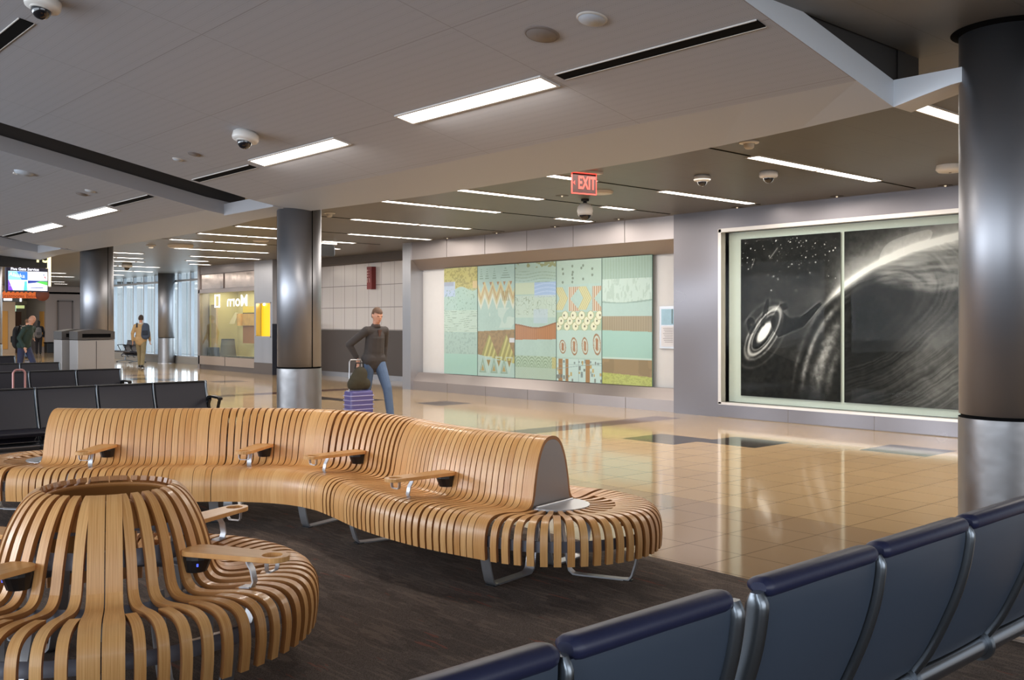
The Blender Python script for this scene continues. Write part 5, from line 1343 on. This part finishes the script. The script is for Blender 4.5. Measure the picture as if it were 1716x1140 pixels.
    for s in 'LR':
        capsule(jk, chest+Vector((0, 0, .08)), .105, V['sho'+s]-Vector((0, 0, .02)), .066); capsule(jk, V['sho'+s]-Vector((0, 0, .02)), .068, V['elb'+s], .057); capsule(jk, V['elb'+s], .055, V['elb'+s].lerp(V['wri'+s], cols.get('cuff', .92)), .044)
    fuse(jk, 'jacket', cols['top'], t, vox, 4)
    co = MB(); ctr = neck-up*.045
    P = []
    for i in range(20):
        a = 2*PI*i/20; P.append([ctr+Vector((.078*math.cos(a), .072*math.sin(a)-.0, -.02)), ctr+Vector((.072*math.cos(a), .068*math.sin(a), .03)), ctr+Vector((.064*math.cos(a), .06*math.sin(a), .03)), ctr+Vector((.064*math.cos(a), .06*math.sin(a), -.02))])
    co.grid(P, 0, True, close_u=True, close_v=True); co.build('collar', cols.get('collar', cols['top']), t)
    for s in 'LR':
        sh = MB(); a, b = V['ank'+s], V['toe'+s]; d = (b-a); capsule(sh, a-d*.35+Vector((0, 0, -.045)), .042, b+Vector((0, 0, -.004)), .038, .9); capsule(sh, a, .052, a+Vector((0, 0, -.03)), .05)
        fuse(sh, 'shoe', cols['shoes'], t, vox, 3)
    hr = MB(); n, m = 20, 10
    P = []
    long_ = hair == 'long'
    for i in range(n):
        a = 2*PI*i/n; row = []
        for j in range(m+1):
            el = PI/2*(1-j/m*1.5); fr = math.sin(a) < -.2
            if fr: el = max(el, .42)
            elif not long_: el = max(el, -.45)
            r = 1.09+.02*math.sin(7*a+j)
            z = .112*r*math.sin(el); rad = math.cos(el) if el > -.6 else math.cos(-.6)
            row.append(H((.079*r*rad*math.cos(a), .006+.100*r*rad*math.sin(a), z+.002)))
        P.append(row)
    hr.grid(P, 0, True, close_u=True)
    if long_:
        capsule(hr, H((0, .05, -.02)), .075, H((0, .06, -.2)), .07, .6)
    if hair != 'bald': hr.build('hair', cols['hair'], t)
    if extra: extra(t, V)
    return t
def stand_joints(step=.0, sw=.0, lean=.0):
    """walking pose: left leg forward by step (towards -y), arms swinging by sw"""
    return dict(pelvis=(0, 0, .95), chest=(0, -lean*.6, 1.30), neck=(0, -lean, 1.52), head=(0, -lean*1.2-.01, 1.655),
                hipL=(.09, 0, .92), hipR=(-.09, 0, .92), kneeL=(.09, -step*.62-.03, .50), kneeR=(-.09, step*.22-.02, .50), ankL=(.09, -step*.95, .085), ankR=(-.09, step*.85, .10),
                toeL=(.10, -step*.95-.15, .045), toeR=(-.10, step*.85-.14, .04),
                shoL=(.175, -lean*.8, 1.43), shoR=(-.175, -lean*.8, 1.43), elbL=(.25, sw*.5+.02, 1.16), elbR=(-.25, -sw*.5+.02, 1.16), wriL=(.25, sw*1.0-.06, .91), wriR=(-.25, -sw*1.0-.06, .91))
cloth = lambda n, r, g, b: mat(n, rgb(r, g, b), .85, noise=.12, nscale=14, bump=.1)
# walking man in the concourse, bag and suitcase in his right hand
wm = onz(626, 704); WR = math.atan2(-wm.y, -wm.x)+PI/2
J = stand_joints(.34, .10, .07)
J.update(wriR=(-.25, .10, .985), elbR=(-.37, .13, 1.19), handR=(.25, -.05, -1), wriL=(.27, .10, .90), elbL=(.27, .08, 1.17), head=(0, -.10, 1.65), face=(-.1, -1, -.35))
def wm_extra(t, V):
    MB().prism([(-.035, -.175, 1.42), (.035, -.175, 1.42), (.0, -.155, 1.26)], (0, .02, 0)).build('shirt_front', cloth('shirt_brown', 92, 66, 58), t)
person('man in dark jacket and jeans walking past, holding a bag on a blue suitcase', (wm.x, wm.y, 0), WR+.62, 1.79, J,
       dict(legs=cloth('denim', 86, 106, 136), top=cloth('jacket_charcoal', 66, 60, 58), shoes=BLACKP, hair=mat('hair_brown', rgb(92, 66, 48), .7), collar=cloth('collar_brown', 84, 70, 64)), extra=wm_extra, vox=.0085)
sp2 = onz(601, 707); 
sc2 = thing('rolling_suitcase', 'purple blue ribbed suitcase rolling beside the walking man', 'suitcase', (sp2.x, sp2.y, 0), WR+.55)
PUR = mat('purple_shell', rgb(98, 92, 150), .35)
MB().box((0, 0, .27), (.40, .24, .44)).build('shell', PUR, sc2, bevel=.035)
mb = MB()
for k in range(5): mb.box((0, 0, .13+.07*k), (.412, .252, .016))
mb.build('ribs', mat('rib_light', rgb(168, 164, 206), .35), sc2, bevel=.006)
mb = MB()
for x in (-.15, .15):
    for y in (-.08, .08): mb.tube([(x-.015, y, .026), (x+.015, y, .026)], .026, 12)
mb.build('wheel', BLACKP, sc2)
MB().tube([(-.11, .09, .48), (-.11, .09, .93), (-.09, .09, .96), (.09, .09, .96), (.11, .09, .93), (.11, .09, .48)], .011, 8).build('handle', ALU, sc2)
bg = thing('duffel_bag', 'dark olive bag resting on top of the blue suitcase', 'bag', (sp2.x, sp2.y, .495), WR+.55)
mb = MB(); capsule(mb, (-.02, -.01, .13), .155, (.02, -.01, .24), .125, .72); capsule(mb, (-.1, -.01, .09), .1, (.1, -.01, .09), .1, .9)
mb.v = [(v[0], v[1], max(v[2], .002)) for v in mb.v]; fuse(mb, 'bag_body', cloth('olive_cloth', 62, 56, 40), bg, .012, 4)
MB().tube([(-.08, -.02, .33), (-.06, -.02, .42), (.06, -.02, .42), (.08, -.02, .33)], .012, 8).build('carry_handle', BLACKP, bg)
# man in tan jacket near the windows, seen from behind
q = onz(236, 617); A0 = math.atan2(q.y, q.x)
def backpack(c, sz, m, m2):
    def f(t, V):
        mb = MB(); capsule(mb, (c[0], c[1], c[2]-sz[2]*.3), sz[0]*.5, (c[0], c[1], c[2]+sz[2]*.3), sz[0]*.42, .6)
        b = fuse(mb, 'backpack', m, t, .012, 4)
        MB().box((c[0], c[1]+sz[0]*.31, c[2]-.06), (sz[0]*.6, .05, sz[2]*.35)).build('front_pocket', m2, b, bevel=.02)
        mb = MB()
        for s in (-1, 1): mb.strip([(s*.10, .10, 1.36), (s*.12, .02, 1.50), (s*.13, -.12, 1.40), (s*.14, -.10, 1.2), (s*.15, .06, 1.06)], (1, 0, 0), .05, .012)
        mb.build('strap', m2, b)
    return f
J = stand_joints(.22, .1, .02); J['head'] = (.0, -.03, 1.655)
person('man in tan jacket and khaki trousers with a blue grey backpack, walking toward the windows', (q.x, q.y, 0), A0+PI/2-.25, 1.80, J,
       dict(legs=cloth('khaki', 140, 128, 98), top=cloth('tan_jacket', 186, 154, 110), shoes=BLACKP, hair=mat('hair_dark', rgb(66, 50, 42), .7), collar=CREAMW), extra=backpack((-.19, .14, 1.24), (.30, .2, .46), cloth('pack_blue', 66, 78, 98), cloth('pack_dark', 40, 48, 62)))
q = onz(64.5, 594.5); A0 = math.atan2(q.y, q.x)
J = stand_joints(.06, .02, .0)
person('person in black with long black hair and grey backpack, walking away, far left', (q.x, q.y, 0), A0+PI/2, 1.63, J,
       dict(legs=cloth('black_legs', 34, 30, 34), top=cloth('black_top', 26, 24, 28), shoes=BLACKP, hair=mat('hair_black', rgb(22, 18, 18), .6)), hair='long', extra=backpack((0, .19, 1.16), (.34, .2, .44), cloth('pack_grey', 112, 108, 108), cloth('pack_grey_dark', 82, 80, 80)))
q = Vector((7.5, 27.7, 0)); A0 = math.atan2(q.y, q.x)
J = stand_joints(.3, .14, .2); J.update(face=(0, -1, -.25))
person('balding man in dark green jacket with a dark bag, leaning forward, far left', (q.x, q.y, 0), A0-PI/2+.9, 1.74, J,
       dict(legs=cloth('dark_denim', 52, 58, 86), top=cloth('green_jacket', 44, 62, 56), shoes=BLACKP, hair=mat('hair_grey', rgb(170, 140, 124), .7)), hair='bald', extra=backpack((.0, .20, 1.18), (.36, .2, .5), cloth('pack_black', 38, 36, 36), cloth('pack_black2', 30, 28, 28)))
q = onz(45, 601); A0 = math.atan2(q.y, q.x)
J = stand_joints(.2, .1, .03)
person('person in grey brown jacket and blue jeans, half hidden behind the man in green', (q.x, q.y, 0), A0+PI/2-.3, 1.7, J,
       dict(legs=cloth('denim', 86, 106, 136), top=cloth('taupe_jacket', 120, 110, 100), shoes=BLACKP, hair=mat('hair_brown', rgb(92, 66, 48), .7)))

# ================================================================ LIGHT
w = bpy.data.worlds.new('world'); scene.world = w; w.use_nodes = True; nt = w.node_tree
bgn = nt.nodes['Background']; tc = nt.nodes.new('ShaderNodeTexCoord'); sp = nt.nodes.new('ShaderNodeSeparateXYZ'); rmp = nt.nodes.new('ShaderNodeValToRGB')
nt.links.new(tc.outputs['Generated'], sp.inputs[0]); nt.links.new(sp.outputs[2], rmp.inputs[0]); nt.links.new(rmp.outputs[0], bgn.inputs[0])
rmp.color_ramp.elements[0].position = .0; rmp.color_ramp.elements[0].color = (.62, .66, .70, 1); rmp.color_ramp.elements[1].position = .6; rmp.color_ramp.elements[1].color = (.60, .74, .95, 1)
bgn.inputs[1].default_value = 1.0
def area(name, loc, rot, sx, sy, power, col):
    l = bpy.data.lights.new(name, 'AREA'); l.shape = 'RECTANGLE'; l.size = sx; l.size_y = sy; l.energy = power; l.color = col
    o = bpy.data.objects.new(name, l); COL.objects.link(o); o.location = loc; o.rotation_euler = rot; return o
WARM = (1, .925, .845)
for y in (3.5, 8., 12.5, 17.5, 23., 29., 36., 43., 50.): area('concourse_lamp', (10.2, y, 3.33), (0, 0, 0), 4.5, 2.2, 150, WARM)
for x, y in ((4.8, 5.8), (4.85, 8.7)): area('cloud_lamp', (x, y, cloudz(x)-.05), (0, -math.atan(CK), 0), .15, 1.6, 28, WARM)

area('daylight_side_fill', (-8.5, 12, 2.6), (0, -PI/2-.2, 0), 4.5, 32, 1700, (.80, .89, 1))
area('daylight_side_fill', (-8.5, 19, 2.2), (0, -PI/2-.5, 0), 3.0, 16, 900, (.84, .91, 1))  # extra upward fill, added to brighten the ceiling clouds at far left
area('daylight_behind', (1.5, -7.5, 2.4), (PI/2, 0, 0), 14, 4, 420, (.88, .93, 1))
area('daylight_window', (15.9, 38, 1.8), (0, PI/2, 0), 2.8, 13, 350, (.85, .93, 1))
area('shop_lamp', (14.5, 29, 2.58), (0, 0, 0), .6, 3.4, 40, (1, .9, .66))
scene.view_settings.view_transform = 'Standard'; scene.view_settings.look = 'None'; scene.view_settings.exposure = 0.
cy = scene.cycles
cy.use_denoising = True; cy.max_bounces = 7; cy.diffuse_bounces = 4; cy.glossy_bounces = 4; cy.transmission_bounces = 4; cy.transparent_max_bounces = 8
cy.caustics_reflective = False; cy.caustics_refractive = False; cy.sample_clamp_indirect = 4.; cy.blur_glossy = .5
